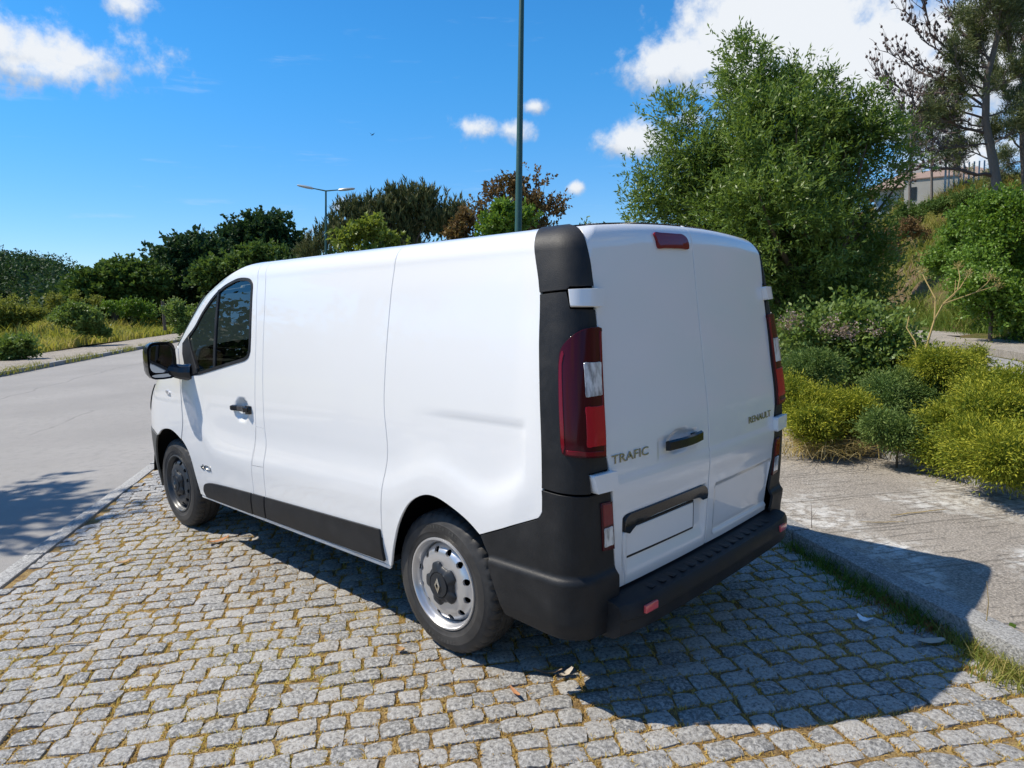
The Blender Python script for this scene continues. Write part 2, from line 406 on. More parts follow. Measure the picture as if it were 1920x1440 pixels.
# ------------------------------------------------------------------ foliage helpers
def leaf_material(name, c0, c1, c2, trans=.35, rough=.5, spec=.4):
    m = bpy.data.materials.new(name); m.use_nodes = True; t = NT(m.node_tree); t.n.clear()
    o = t.node('ShaderNodeOutputMaterial'); at = t.node('ShaderNodeAttribute'); at.attribute_name = 'v'
    c = t.ramp(at.outputs['Fac'], [(0, c0), (.5, c1), (1, c2)])
    p = t.node('ShaderNodeBsdfPrincipled'); t.put(p.inputs['Base Color'], c); p.inputs['Roughness'].default_value = rough; p.inputs['Specular IOR Level'].default_value = spec
    tr = t.node('ShaderNodeBsdfTranslucent'); t.put(tr.inputs['Color'], t.mix(.5, c, (c1[0]*1.5, c1[1]*1.4, c1[2]*.6)))
    ms = t.node('ShaderNodeMixShader'); ms.inputs[0].default_value = trans
    t.l.new(p.outputs[0], ms.inputs[1]); t.l.new(tr.outputs[0], ms.inputs[2]); t.l.new(ms.outputs[0], o.inputs[0])
    return m
def unit(v): return v/np.maximum(np.linalg.norm(v, axis=-1, keepdims=True), 1e-9)
def leaves_geo(C, Dv, L, Wd, r, tip=.55):
    """pointed quad leaves: base C, direction Dv, length L, width Wd"""
    n = len(C); Dv = unit(Dv); q = unit(np.cross(Dv, unit(r.normal(size=(n, 3))))); L = np.broadcast_to(L, (n,))[:, None]; Wd = np.broadcast_to(Wd, (n,))[:, None]
    nm = np.cross(Dv, q)
    A = C; B = C+Dv*L*tip*.8+q*Wd*.5+nm*Wd*.12; T = C+Dv*L; E = C+Dv*L*tip*.8-q*Wd*.5+nm*Wd*.12
    V = np.stack([A, B, T, E], 1).reshape(-1, 3); F = np.arange(4*n).reshape(n, 4)
    return V, F
def leaf_obj(name, C, Dv, L, Wd, mat, parent, r, v=None, tip=.55):
    V, F = leaves_geo(C, Dv, L, Wd, r, tip); o = mobj(name, V, F, mat, parent)
    if v is None: v = r.random(len(C))
    put_attr(o, 'v', np.repeat(np.clip(v, 0, 1), 4)); return o
def blade_geo(C, H, lean, Wd, r, seg=3):
    """grass blades: tapering strips that bend over"""
    n = len(C); az = r.uniform(0, 2*np.pi, n); hd = np.stack([np.cos(az), np.sin(az), 0*az], 1); sd_ = np.stack([-np.sin(az), np.cos(az), 0*az], 1)
    tw = r.uniform(0, 2*np.pi, n); sd_ = np.stack([np.cos(tw), np.sin(tw), 0*tw], 1)
    H = np.broadcast_to(H, (n,)); lean = np.broadcast_to(lean, (n,)); Wd = np.broadcast_to(Wd, (n,)); rows = []
    for k in range(seg+1):
        t = k/seg; P = C+np.array([0, 0, 1])*(H*t*(1-.35*lean*t))[:, None]+hd*(H*lean*t*t)[:, None]; wd = (Wd*(1-t)**.7*.5)[:, None]
        rows += [P-sd_*wd, P+sd_*wd]
    V = np.stack(rows, 1).reshape(-1, 3); m = 2*(seg+1); F = []
    b = np.arange(n)*m
    for k in range(seg): F.append(np.stack([b+2*k, b+2*k+1, b+2*k+3, b+2*k+2], 1))
    return V, np.concatenate(F), m
def blade_obj(name, C, H, lean, Wd, mat, parent, r, v=None, seg=3):
    V, F, m = blade_geo(C, H, lean, Wd, r, seg); o = mobj(name, V, F, mat, parent)
    if v is None: v = r.random(len(C))
    put_attr(o, 'v', np.repeat(np.clip(v, 0, 1), m)); return o
def b_bark(t, b, c0=(.09, .07, .05), c1=(.2, .16, .12)):
    P = objco(t); n = t.noise(t.vmath('MULTIPLY', P, (1., 1., .25)), 22, 6, .7); t.put(b.inputs['Base Color'], t.mix(n, c0, c1)); bump(t, b, n, .03, 1.)
MAT_BARK = material('bark', rough=.9, spec=.2, build=b_bark)
MAT_BARKG = material('grey_bark', rough=.9, spec=.2, build=lambda t, b: b_bark(t, b, (.10, .085, .075), (.26, .22, .19)))
MAT_TWIG = material('dead_twig', (.115, .085, .075), rough=.9, spec=.2)

def lumpy(dirs, r, k=9, amp=.28):
    """uneven radius factor for a crown outline"""
    ax = unit(r.normal(size=(k, 3))); w_ = r.uniform(.3, 1, k)*amp
    f = np.ones(len(dirs))
    for a_, q in zip(ax, w_): f += q*np.maximum(dirs@a_, 0)**6-q*.18
    return f
def crown_points(n_cl, per, rad, r, hollow=.35, lump=.3, cl=.16, flat=.8, bottom=-.75):
    """clump centres spread through an ellipsoid's volume, points around each; returns points, outward dirs, clump id"""
    d = unit(r.normal(size=(n_cl*3, 3))); d = d[d[:, 2] > bottom][:n_cl]
    rr = (hollow+(1-hollow)*r.random(len(d))**.6)*lumpy(d, r, amp=lump)
    cc = d*rr[:, None]
    P = np.repeat(cc, per, 0)+unit(r.normal(size=(len(cc)*per, 3)))*(cl*r.random((len(cc)*per, 1))**.5)*np.array([1.15, 1.15, flat])
    return P*np.array(rad), np.repeat(d, per, 0), np.repeat(np.arange(len(cc)), per), cc*np.array(rad)
def limbs(m, base, tops, r, r0, n=7, sub=5):
    """trunk from base that forks into limbs reaching the given points"""
    base = np.array(base)
    for k, tp in enumerate(tops):
        tp = np.array(tp); pts = []; rads = []
        fork = r.uniform(.2, .5)
        mid = base+(tp-base)*np.array([.25, .25, fork])+r.normal(0, .03, 3)*np.linalg.norm(tp-base)
        for q in np.linspace(0, 1, sub+1):
            p = (1-q)**2*base+2*q*(1-q)*mid+q*q*tp; pts.append(tuple(p)); rads.append(r0*(.55 if k else 1)*(1-q)**.8+r0*.06)
        m.tube(pts, rads, n)
def tree(name, label, pos, h, rad, cz, n_cl, per, leaf, mat, r, trunk_r=.16, group='trees in the background', hollow=.35, lump=.3, cl=.16, updir=.4, flat=.8, bark=None, bottom=-.75, vclump=.5, nl=9, extra=None, cat='tree', tip=.55):
    root = tag(empty(name, tuple(pos)), label, cat, group)
    P, Dd, cid, cc = crown_points(n_cl, per, rad, r, hollow, lump, cl, flat, bottom)
    c0 = np.array([0, 0, cz]); P = P+c0
    if extra is not None: P, Dd, cid = extra(P, Dd, cid)
    dv = unit(Dd*.6+r.normal(size=P.shape)*.75+np.array([0, 0, updir]))
    cv = r.random(cid.max()+1); v = np.clip(cv[cid]*vclump+(1-vclump)*r.random(len(P)), 0, 1)
    leaf_obj('crown', P, dv, leaf[0]*r.uniform(.7, 1.25, len(P)), leaf[1]*r.uniform(.7, 1.25, len(P)), mat, root, r, v, tip)
    m = MB(); m.tube([(0, 0, -.3), (0.02, 0, cz*.3), (r.normal(0, .05), r.normal(0, .05), cz*.75), (0, 0, cz+rad[2]*.3)], [trunk_r*1.25, trunk_r, trunk_r*.75, trunk_r*.35], 9)
    idx = r.choice(len(cc), min(nl, len(cc)), replace=False)
    for k in idx:
        tp = cc[k]*.85+c0; s0 = np.array([0, 0, cz*r.uniform(.35, .8)])
        mid = (s0+tp)/2+np.array([0, 0, -.06*h])
        pts = [(1-q)**2*s0+2*q*(1-q)*mid+q*q*tp for q in np.linspace(0, 1, 5)]
        m.tube([tuple(p) for p in pts], list(trunk_r*np.array([.5, .4, .3, .2, .08])), 6)
    m.obj('trunk', bark or MAT_BARK, root, smooth=True, sharp=60)
    return root
# ------------------------------------------------------------------ the van's body surface
def _pchip(xs,ys):
    xs=np.array(xs,float);ys=np.array(ys,float);h=np.diff(xs);d=np.diff(ys)/h
    m=np.zeros(len(xs));m[0]=d[0];m[-1]=d[-1]
    for i in range(1,len(xs)-1):
        if d[i-1]*d[i]>0:
            w1=2*h[i]+h[i-1];w2=h[i]+2*h[i-1];m[i]=(w1+w2)/(w1/d[i-1]+w2/d[i])
    def f(x):
        x=np.clip(np.asarray(x,float),xs[0],xs[-1]);i=np.clip(np.searchsorted(xs,x)-1,0,len(xs)-2)
        t=(x-xs[i])/h[i];t2=t*t;t3=t2*t
        return (2*t3-3*t2+1)*ys[i]+(t3-2*t2+t)*h[i]*m[i]+(-2*t3+3*t2)*ys[i+1]+(t3-t2)*h[i]*m[i+1]
    return f
_S0=1.875
_ys=_pchip([.2,.35,.5,.7,.95,1.1,1.2,1.35,1.5,1.65,1.75,1.875],[.935,.952,.966,.975,.976,.971,.963,.946,.924,.898,.879,.848])
_xr=_pchip([.2,.45,.55,.9,1.1,1.3,1.5,1.7,1.875],[.10,.10,.09,.075,.08,.1,.122,.145,.165])
_xf=_pchip([.2,.3,.5,.75,.9,1.0,1.1,1.2],[4.9,4.93,4.99,4.99,4.94,4.86,4.70,4.45])
_R=.14;_SM=_S0+.159
def sec(s):
    """section parameter s -> (half width, height, rear inset extra)"""
    s=np.asarray(s,float);th=np.radians(20)+np.clip((s-_S0)/_R,0,None)
    up=s>_S0
    y=np.where(up,_ys(_S0)-_R*(np.cos(np.radians(20))-np.cos(th)),_ys(np.minimum(s,_S0)))
    z=np.where(up,_S0+_R*(np.sin(th)-np.sin(np.radians(20))),s)
    k=np.clip((s-_S0)/(.159),0,1)
    xr=_xr(np.minimum(s,_S0))+np.where(up,.02*k+.05*k*k,0)
    return y,z,xr
def plan(u,s):
    """unwrapped body coordinate: u<=0 rear face, 0..0.5 rear corner, 0.5..4 side (u=x), 4..5.6 nose"""
    u=np.asarray(u,float);s=np.asarray(s,float);u,s=np.broadcast_arrays(u,s)
    y,z,xr=sec(s)
    cy=.105;cx=.12
    Yc=y-cy
    # rear
    yr=Yc*np.clip(1+u/.85,None,1)
    crown=.02*(yr/.8)**2
    xrear=xr+crown
    # corner: quarter ellipse then straight to x=.5
    x0=xr+.02*(Yc/.8)**2
    La=.177;Ls=.5-(x0+cx);t=np.clip(u/.5,0,1)*(La+Ls)
    a=np.clip(t/La,0,1)*np.pi/2
    xc=np.where(t<La,x0+cx*(1-np.cos(a)),x0+cx+(t-La))
    yc=np.where(t<La,Yc+cy*np.sin(a),y)
    # nose superellipse
    xf=_xf(s);w=np.clip((u-4)/1.6,0,1)
    ph=w*np.pi/2
    # angle parametrisation warped for even spacing
    xn=4+(xf-4)*np.sin(ph)**(2/2.6);yn=y*np.cos(ph)**(2/3.3)
    lin=w<.25
    X=np.where(u<=0,xrear,np.where(u<.5,xc,np.where(u<=4,u,xn)))
    Y=np.where(u<=0,yr,np.where(u<.5,yc,np.where(u<=4,y,yn)))
    zc=.035*np.clip(1-(Y/.74)**2,0,1)*np.clip((s-1.5)/.4,0,1)**2*np.where(u<.5,1,0)
    return np.stack([X,Y,z+zc],-1)
# ------------------------------------------------------------------ van materials
def b_paint(t, b):
    P = objco(t); d = t.noise(P, 3, 5, .6); sx = t.node('ShaderNodeSeparateXYZ'); t.l.new(P, sx.inputs[0])
    dirt = t.math('MULTIPLY', t.smooth(d, .4, .75), t.smooth(sx.outputs[2], .75, .35)); t.put(b.inputs['Base Color'], t.mix(t.math('MULTIPLY', dirt, .25), (.77, .775, .78), (.55, .52, .47)))
M_WHITE = material('white_paint', rough=.28, coat=.9, coat_rough=.03, build=b_paint)
def b_plastic(t, b, c0=(.012, .013, .015), c1=(.026, .026, .027)):
    P = objco(t); d = t.noise(P, 6, 6, .65); f = t.noise(P, 260, 2, .5)
    t.put(b.inputs['Base Color'], t.mix(t.smooth(d, .35, .75), c0, c1)); t.put(b.inputs['Roughness'], t.smooth(d, .3, .7, .42, .60)); bump(t, b, f, .0015, .5)
M_PLAST = material('black_plastic', rough=.5, spec=.28, build=b_plastic)
M_PLASTG = material('grey_plastic', rough=.55, spec=.4, build=lambda t, b: b_plastic(t, b, (.07, .07, .066), (.10, .098, .09)))
M_GLOSSK = material('gloss_black', (.012, .013, .015), rough=.15, spec=.5)
M_DARK = material('dark_inside', (.008, .008, .009), rough=.9, spec=.1)
M_RUB = material('rubber', rough=.75, spec=.3, build=lambda t, b: b_plastic(t, b, (.032, .031, .031), (.070, .067, .064)))
M_STEEL = material('silver_rim', (.62, .62, .63), rough=.32, metal=.75)
M_BLKRIM = material('black_rim', (.035, .04, .047), rough=.35, spec=.5)
M_CAPG = material('hubcap_plastic', (.018, .021, .026), rough=.42, spec=.4)
M_CHROME = material('chrome', (.70, .68, .62), rough=.18, metal=1)
M_LENS = material('red_lens', (.17, .004, .013), rough=.08, spec=.35)
M_LENSD = material('dark_red_lens', (.055, .003, .009), rough=.10, spec=.25)
M_LENSB = material('bright_red_lens', (.45, .008, .022), rough=.15, spec=.35)
M_CLEAR = material('clear_lens', (.62, .62, .64), rough=.12, spec=.6, coat=1, build=lambda t, b: (t.put(b.inputs['Base Color'], t.ramp(t.noise(t.vmath('MULTIPLY', objco(t), (1., 1., .4)), 34, 3, .6), [(.35, (.25, .25, .27)), (.6, (.72, .72, .74))])),))
M_REFL = material('reflector', (.75, .10, .10), rough=.15, coat=1)
M_PLATE = material('plate_white', (.82, .82, .82), rough=.35)
M_SEAT = material('seat_fabric', (.05, .055, .062), rough=.9, spec=.2)
M_DASH = material('dashboard', (.06, .065, .072), rough=.6, spec=.3)
M_FLAP = material('underbody', (.02, .02, .02), rough=.9, spec=.1)
def glass_mat(name, tint, refl=1.0):
    m = bpy.data.materials.new(name); m.use_nodes = True; t = NT(m.node_tree); t.n.clear(); o = t.node('ShaderNodeOutputMaterial')
    tr = t.node('ShaderNodeBsdfTransparent'); tr.inputs[0].default_value = (*tint, 1); gl = t.node('ShaderNodeBsdfGlossy'); gl.inputs['Roughness'].default_value = .0
    fr = t.node('ShaderNodeFresnel'); fr.inputs[0].default_value = 1.5; ms = t.node('ShaderNodeMixShader')
    t.put(ms.inputs[0], t.math('MULTIPLY', fr.outputs[0], refl)); t.l.new(tr.outputs[0], ms.inputs[1]); t.l.new(gl.outputs[0], ms.inputs[2]); t.l.new(ms.outputs[0], o.inputs[0]); return m
M_GLASS = glass_mat('window_glass', (.50, .60, .58), 1.3)
M_MIRR = material('mirror_glass', (.30, .34, .40), rough=.02, metal=1)

# ------------------------------------------------------------------ panels cut from the body surface
def cr(pts, n=6, closed=False):
    """smooth curve through points"""
    p = [np.array(q, float) for q in pts]; out = []; N = len(p)
    for i in range(N if closed else N-1):
        p0 = p[(i-1) % N] if closed or i > 0 else p[0]; p1 = p[i]; p2 = p[(i+1) % N]; p3 = p[(i+2) % N] if closed or i+2 < N else p[N-1]
        for k in range(n):
            t = k/n; out.append(tuple(.5*((2*p1)+(-p0+p2)*t+(2*p0-5*p1+4*p2-p3)*t*t+(-p0+3*p1-3*p2+p3)*t**3)))
    if not closed: out.append(tuple(p[-1]))
    return out
def inpoly(P, poly):
    x, y = P[:, 0], P[:, 1]; ins = np.zeros(len(P), bool); n = len(poly)
    for i in range(n):
        x0, y0 = poly[i]; x1, y1 = poly[(i+1) % n]
        c = ((y0 > y) != (y1 > y)); 
        with np.errstate(divide='ignore', invalid='ignore'): xi = (x1-x0)*(y-y0)/(y1-y0 if y1 != y0 else 1e-12)+x0
        ins ^= c & (x < xi)
    return ins
def area(p): return sum(p[i][0]*p[(i+1) % len(p)][1]-p[(i+1) % len(p)][0]*p[i][1] for i in range(len(p)))/2
def clean(p, e=.0015):
    o = []
    for q in p:
        if not o or math.hypot(q[0]-o[-1][0], q[1]-o[-1][1]) > e: o.append(tuple(q))
    if math.hypot(o[0][0]-o[-1][0], o[0][1]-o[-1][1]) <= e: o.pop()
    return o
def inset(p, g):
    n = len(p); o = []
    for i in range(n):
        a, b, c = np.array(p[i-1]), np.array(p[i]), np.array(p[(i+1) % n]); d1 = (b-a)/np.linalg.norm(b-a); d2 = (c-b)/np.linalg.norm(c-b)
        n1 = np.array([-d1[1], d1[0]]); n2 = np.array([-d2[1], d2[0]]); m = n1+n2; l = np.linalg.norm(m)
        m = m/l if l > 1e-6 else n1; o.append(tuple(b+m*g/max(.4, m@n1)))
    return o
def dens(p, g):
    o = []
    for i in range(len(p)):
        a, b = np.array(p[i]), np.array(p[(i+1) % len(p)]); k = max(1, int(math.ceil(np.linalg.norm(b-a)/g)))
        o += [tuple(a+(b-a)*j/k) for j in range(k)]
    return o
def surf(u, s, off=0., disp=None):
    """body surface point with offset along the normal"""
    u = np.asarray(u, float); s = np.asarray(s, float); h = 2e-3
    def f(u, s): return plan(u, s)
    P = f(u, s); du = f(u+h, s)-f(u-h, s); ds = f(u, np.minimum(s+h, 2.0335))-f(u, s-h); N = unit(np.cross(ds, du))
    o = off+(disp(u, s) if disp else 0)
    return P+N*np.asarray(o)[..., None]
def surf_n(u, s, off=0., disp=None):
    h = 2e-3; P = surf(u, s, off, disp); du = surf(u+h, s, off, disp)-surf(u-h, s, off, disp); ds = surf(u, np.minimum(s+h, 2.033), off, disp)-surf(u, s-h, off, disp)
    return P, unit(np.cross(ds, du))
def cdt(poly, holes, g):
    poly = clean(poly); 
    if area(poly) < 0: poly = poly[::-1]
    hs_ = [clean(h) for h in holes]; hs_ = [h if area(h) > 0 else h[::-1] for h in hs_]
    loops = [dens(poly, g)]+[dens(h, g) for h in hs_]
    B = np.array([q for l in loops for q in l]); lo, hi = B.min(0), B.max(0)
    X, Y = np.meshgrid(np.arange(lo[0]+g*.5, hi[0], g), np.arange(lo[1]+g*.5, hi[1], g)); G = np.stack([X.ravel(), Y.ravel()], 1)
    if len(G):
        k = inpoly(G, loops[0])
        for l in loops[1:]: k &= ~inpoly(G, l)
        G = G[k]
        if len(G):
            dm = np.full(len(G), 9.)
            for q in B: dm = np.minimum(dm, np.abs(G-q).max(1))
            G = G[dm > g*.45]
    V = [Vector(q) for q in B]+[Vector(q) for q in G]; E = []; b = 0
    for l in loops: E += [(b+i, b+(i+1) % len(l)) for i in range(len(l))]; b += len(l)
    r = delaunay_2d_cdt(V, E, [], 0, 1e-6)
    v2 = np.array([tuple(q) for q in r[0]]); T = np.array([t for t in r[2] if len(t) == 3]); ce = v2[T].mean(1); k = inpoly(ce, loops[0])
    for l in loops[1:]: k &= ~inpoly(ce, l)
    T = T[k]; a = v2[T]; sg = (a[:, 1, 0]-a[:, 0, 0])*(a[:, 2, 1]-a[:, 0, 1])-(a[:, 1, 1]-a[:, 0, 1])*(a[:, 2, 0]-a[:, 0, 0]); T[sg < 0] = T[sg < 0][:, ::-1]
    return v2, T, loops
def panel(name, poly, mat, parent, off=0., disp=None, holes=(), g=.03, gap=.0036, flange=.014, mir=False, round_=True):
    poly = clean(poly)
    if area(poly) < 0: poly = poly[::-1]
    if gap: poly = inset(poly, gap)
    v2, T, loops = cdt(poly, holes, g)
    P, N = surf_n(v2[:, 0], v2[:, 1], off, disp)
    V = [P]; NN = [N]; F = [tuple(t) for t in T[:, ::-1]]; b = len(P)
    if flange:
        for li, l in enumerate(loops):
            q = np.array(l); A, n = surf_n(q[:, 0], q[:, 1], off, disp); m = len(q)
            nx = np.roll(A, -1, 0)-np.roll(A, 1, 0); side = unit(np.cross(n, nx)) * (1 if li == 0 else 1)
            # small rounded lip, then straight in
            lip = A-n*.0025+side*(.0012)
            I = A-n*flange
            V += [A, lip, I]; NN += [unit(n*.9+side*.45), unit(n*.4+side), side]
            for i in range(m):
                j = (i+1) % m
                F.append((b+i, b+j, b+m+j, b+m+i)); F.append((b+m+i, b+m+j, b+2*m+j, b+2*m+i))
            b += 3*m
    V = np.concatenate(V); NN = np.concatenate(NN)
    fx = []
    for f in F:
        fn = np.cross(V[f[1]]-V[f[0]], V[f[2]]-V[f[0]])
        if fn@fn < 1e-18 and len(f) > 3: fn = np.cross(V[f[2]]-V[f[0]], V[f[3]]-V[f[0]])
        fx.append(f if fn@(NN[f[0]]+NN[f[1]]+NN[f[2]]) > 0 else f[::-1])
    F = fx
    if mir: V = V*np.array([1, -1, 1]); NN = NN*np.array([1, -1, 1]); F = [f[::-1] for f in F]
    return mobj(name, V, F, mat, parent, True, NN)
def ss(x): x = np.clip(x, 0, 1); return x*x*(3-2*x)
_led = _pchip([0, .3, .6, .82, 1.0, 1.16], [0, .08, .34, .70, .95, 1.0])
_zc = _pchip([.2, .383, .446, .606, .703, .816, .909, 1.022, 1.142, 1.254, 1.336, 1.5, 2.556, 2.929, 3.21, 3.367, 3.515, 3.7], [.9, .878, .847, .794, .807, .846, .868, .855, .813, .765, .749, .745, .712, .70, .715, .80, 1.0, 1.1])
def disp_side(u, s):
    zc = _zc(u); fade = ss((u-.26)/.2)*ss((3.75-u)/.35)
    d = -.014+.021*_led((zc+.25-s)/.25)-.002*ss((zc-.04-s)/.10)
    d = d*fade-.004*(1-fade); d = d*ss((1.985-s)/.14)
    d = d-.007*ss((1.195-s)/.045)*ss((u-.345)/.05)*ss((1.15-u)/.4)*ss((s-zc-.03)/.10)
    return d
def disp_door(u, s):
    r = np.hypot((u-2.825)/.10, (s-1.03)/.085)
    return disp_side(u, s)-.030*ss((1-r)/.5)
def disp_rdoor(u, s):
    # waist crease, handle dish, plate recess, pressed upper field
    d = .006*ss((.96-s)/.03)*ss((s-.80)/.1)
    rr = np.hypot((u+.60)/.105, (s-1.03)/.062); box = ss((u+.755)/.02)*ss((-.42-u)/.02)*ss((s-.965)/.025)*ss((1.075-s)/.03)
    d = d-.008*box-.014*ss((1-rr)/.45)
    d = d-.024*ss((u+.842)/.03)*ss((-.180-u)/.02)*ss((s-.50)/.10)*ss((.785-s)/.012)
    return d
def disp_rdoor2(u, s):
    d = .006*ss((.96-s)/.03)*ss((s-.80)/.1)
    d = d-.014*ss((u+.785)/.02)*ss((-.115-u)/.02)*ss((s-.505)/.02)*ss((.765-s)/.016)
    return d
van = tag(empty('delivery_van', (2.5, 0, 0)), 'white panel van with black plastic rear corners parked on the cobbles', 'van')
VP = empty('van_origin')     # temporary parent at the world origin, dissolved below

# --- outlines in body coordinates (u along the van, s up)
DOOR_REAR = cr([(2.764, 1.985), (2.729, 1.863), (2.686, 1.631), (2.653, 1.376), (2.646, .945), (2.70, .70), (2.719, .495), (2.742, .352)])
FARCH = cr([(3.577, .346), (3.618, .48), (3.668, .617), (3.75, .70), (3.881, .762), (4.019, .782), (4.16, .725), (4.253, .625), (4.32, .48), (4.36, .33)], 5)
fa_i = min(range(len(FARCH)), key=lambda i: abs(FARCH[i][0]-3.79))
FSEAM = cr([FARCH[fa_i], (3.75, .84), (3.737, .94), (3.742, 1.08), (3.756, 1.19), (3.775, 1.30)])
APIL = cr([(4.13, 1.185), (3.95, 1.31), (3.774, 1.46), (3.496, 1.734), (3.34, 1.825), (3.159, 1.897), (3.017, 1.95), (2.90, 2.0), (2.80, 2.033)], 5)
api = min(range(len(APIL)), key=lambda i: abs(APIL[i][0]-3.80))
WIN = cr([(3.437, 1.226), (2.86, 1.331)], 4)+cr([(2.80, 1.342), (2.745, 1.365), (2.722, 1.41)], 3)+cr([(2.728, 1.50), (2.750, 1.66), (2.772, 1.80), (2.80, 1.845), (2.86, 1.868), (2.987, 1.873), (3.10, 1.853), (3.207, 1.822), (3.327, 1.762), (3.469, 1.658), (3.576, 1.555), (3.661, 1.495)], 4)+[(3.745, 1.435), (3.735, 1.36), (3.646, 1.196)]
door_top = [p for p in APIL[api:] if p[0] > 2.77]
DOOR = DOOR_REAR[::-1]+[(2.77, 2.0)]+door_top[::-1]+FSEAM[::-1][:0]
DOOR = DOOR_REAR[::-1][:0]+DOOR_REAR+[(3.565, .346)]+FARCH[:fa_i+1]+FSEAM+[tuple(p) for p in APIL[api:] if 2.78 < p[0]]
RARCH = cr([(1.317, .354), (1.262, .502), (1.207, .614), (1.121, .72), (1.013, .779), (.914, .786), (.796, .752), (.708, .714), (.637, .668)], 5)
SL_REAR = cr([(1.33, 2.033), (1.325, 1.7), (1.321, 1.35), (1.318, 1.179), (1.292, .955), (1.329, .77), (1.352, .62), (1.358, .545), (1.375, .36)], 5)
SL_FRONT = cr([(2.665, 1.985), (2.60, 1.75), (2.56, 1.4), (2.541, 1.128), (2.534, .948), (2.519, .836), (2.545, .694), (2.562, .503), (2.575, .356)], 5)
BLK = [(.435, 2.033), (.413, 2.005), (.355, 1.86), (.295, 1.707), (.280, 1.5), (.268, 1.342), (.254, 1.074), (.257, .86), (.263, .83), (.28, .808), (.302, .797), (.451, .742), (.637, .668)]
BLKc = cr(BLK, 4)
for mir in (False, True):
    sd_ = 'left' if not mir else 'right'
    d = panel('front_door', DOOR, M_WHITE, VP, disp=disp_door, holes=[WIN], g=.02, mir=mir)
    door = d
    # window: black seal, divider, sail and panes
    wo = clean(WIN); wo = wo if area(wo) > 0 else wo[::-1]; wi = inset(wo, .020)
    panel('window_seal', inset(wo, .001), M_PLAST, door, off=-.009, holes=[wi], gap=0, flange=.012, g=.05, mir=mir)
    panel('window_pane', inset(wo, .012), M_GLASS, door, off=-.018, gap=0, flange=0, g=.06, mir=mir)
    panel('window_divider', [(3.268, 1.80), (3.244, 1.81), (3.208, 1.27), (3.236, 1.265)], M_PLAST, door, off=-.010, gap=0, g=.05, mir=mir)
    panel('mirror_sail', [(3.66, 1.487), (3.737, 1.43), (3.727, 1.36), (3.642, 1.205), (3.47, 1.236), (3.60, 1.40)], M_PLAST, door, off=-.004, gap=0, g=.05, mir=mir)
    # door handle: curved bar in a dish
    hp = []
    for k in range(9):
        t = k/8; u = 2.70+.245*t; hp.append((u, 1.040-.004*t, .018+.020*math.sin(math.pi*min(1, t*1.15))**.6 if t < .93 else .012))
    q = np.array(hp); A = surf(q[:, 0], q[:, 1], q[:, 2], disp_door); 
    mb = MB(); prof = [(-.010, -.017), (-.010, .015), (0, .020), (.010, .014), (.010, -.016)]
    Nn = surf_n(q[:, 0], q[:, 1])[1]; G = np.stack([[A[i]+Nn[i]*a_+np.array([0, 0, b_*(1 if 0 < i < 8 else .75)]) for a_, b_ in prof] for i in range(9)])
    if mir: G = G*np.array([1, -1, 1])
    mb.grid(G, False, True); mb.F += [tuple(range(5)), tuple(range(40, 45))]
    mb.obj('door_handle', M_GLOSSK, door, smooth=True, sharp=50)
    panel('handle_base', [(2.692, 1.062), (2.735, 1.064), (2.735, 1.012), (2.692, 1.014)], M_GLOSSK, door, off=.022, disp=lambda u, s: disp_side(u, s), gap=0, flange=.03, g=.03, mir=mir)
    # B-pillar strip, fuel flap, sliding side, rear quarter, wing
    pil = DOOR_REAR+[(2.575, .352)]+SL_FRONT[::-1]
    flap = [(2.648, .945), (2.535, .941), (2.520, .836), (2.547, .692), (2.70, .684), (2.660, .83)]
    panel('door_pillar', [(2.764, 1.985)]+DOOR_REAR[1:]+SL_FRONT[::-1], M_WHITE, VP, disp=disp_side, holes=[inset(clean(flap) if area(flap) > 0 else clean(flap)[::-1], .004)], mir=mir)
    panel('fuel_flap', inset(clean(flap) if area(flap) > 0 else clean(flap)[::-1], .006), M_WHITE, VP, disp=disp_side, gap=0, mir=mir)
    panel('side_panel', SL_FRONT+SL_REAR[::-1], M_WHITE, VP, disp=disp_side, g=.022, mir=mir)
    panel('rear_quarter_panel', SL_REAR+[(1.32, .354)]+RARCH+BLKc[::-1], M_WHITE, VP, disp=disp_side, g=.02, mir=mir)
    top_strip = [(2.668, 1.988), (2.765, 1.99), (2.79, 2.033), (1.33, 2.0335), (1.34, 2.0335)]
    panel('cant_rail', [(2.668, 1.987), (2.766, 1.988), (2.79, 2.033), (2.67, 2.033)], M_WHITE, VP, disp=disp_side, g=.03, gap=.001, mir=mir)
    panel('cant_rail', [(2.664, 1.99), (2.668, 2.033), (1.333, 2.033), (1.333, 2.031)], M_WHITE, VP, disp=disp_side, g=.04, gap=.001, mir=mir)
    wing = FSEAM+[tuple(p) for p in APIL[:api+1][::-1]]+cr([(4.13, 1.185), (4.3, 1.15), (4.6, 1.10), (5.0, 1.05), (5.6, 1.03)], 5)[1:]+[(5.6, .93), (4.95, .93), (4.9, .78), (4.45, .745), (4.30, .735)]+[p for p in FARCH[::-1] if p[0] < 4.20 and p[0] > 3.80]
    panel('front_wing', wing, M_WHITE, VP, mir=mir)
    panel('front_bumper', [p for p in FARCH if p[0] > 4.17][::1]+[(4.40, .26), (5.6, .24), (5.6, .74), (4.9, .75), (4.45, .735), (4.28, .725)], M_PLASTG, VP, off=.006, mir=mir)
    panel('grille', [(5.6, .755), (5.6, .92), (4.97, .92), (4.92, .77)], M_GLOSSK, VP, off=-.004, mir=mir)
    panel('headlight', cr([(4.46, 1.085), (4.60, 1.075), (4.86, 1.02), (4.90, .93), (4.86, .85), (4.62, .86), (4.50, .93)], 5, True), M_GLOSSK, VP, off=.008, gap=0, mir=mir)
    panel('side_repeater', cr([(3.99, 1.082), (3.935, 1.072), (3.935, 1.055), (3.99, 1.06)], 4, True), M_CLEAR, VP, off=.010, gap=0, g=.02, mir=mir)
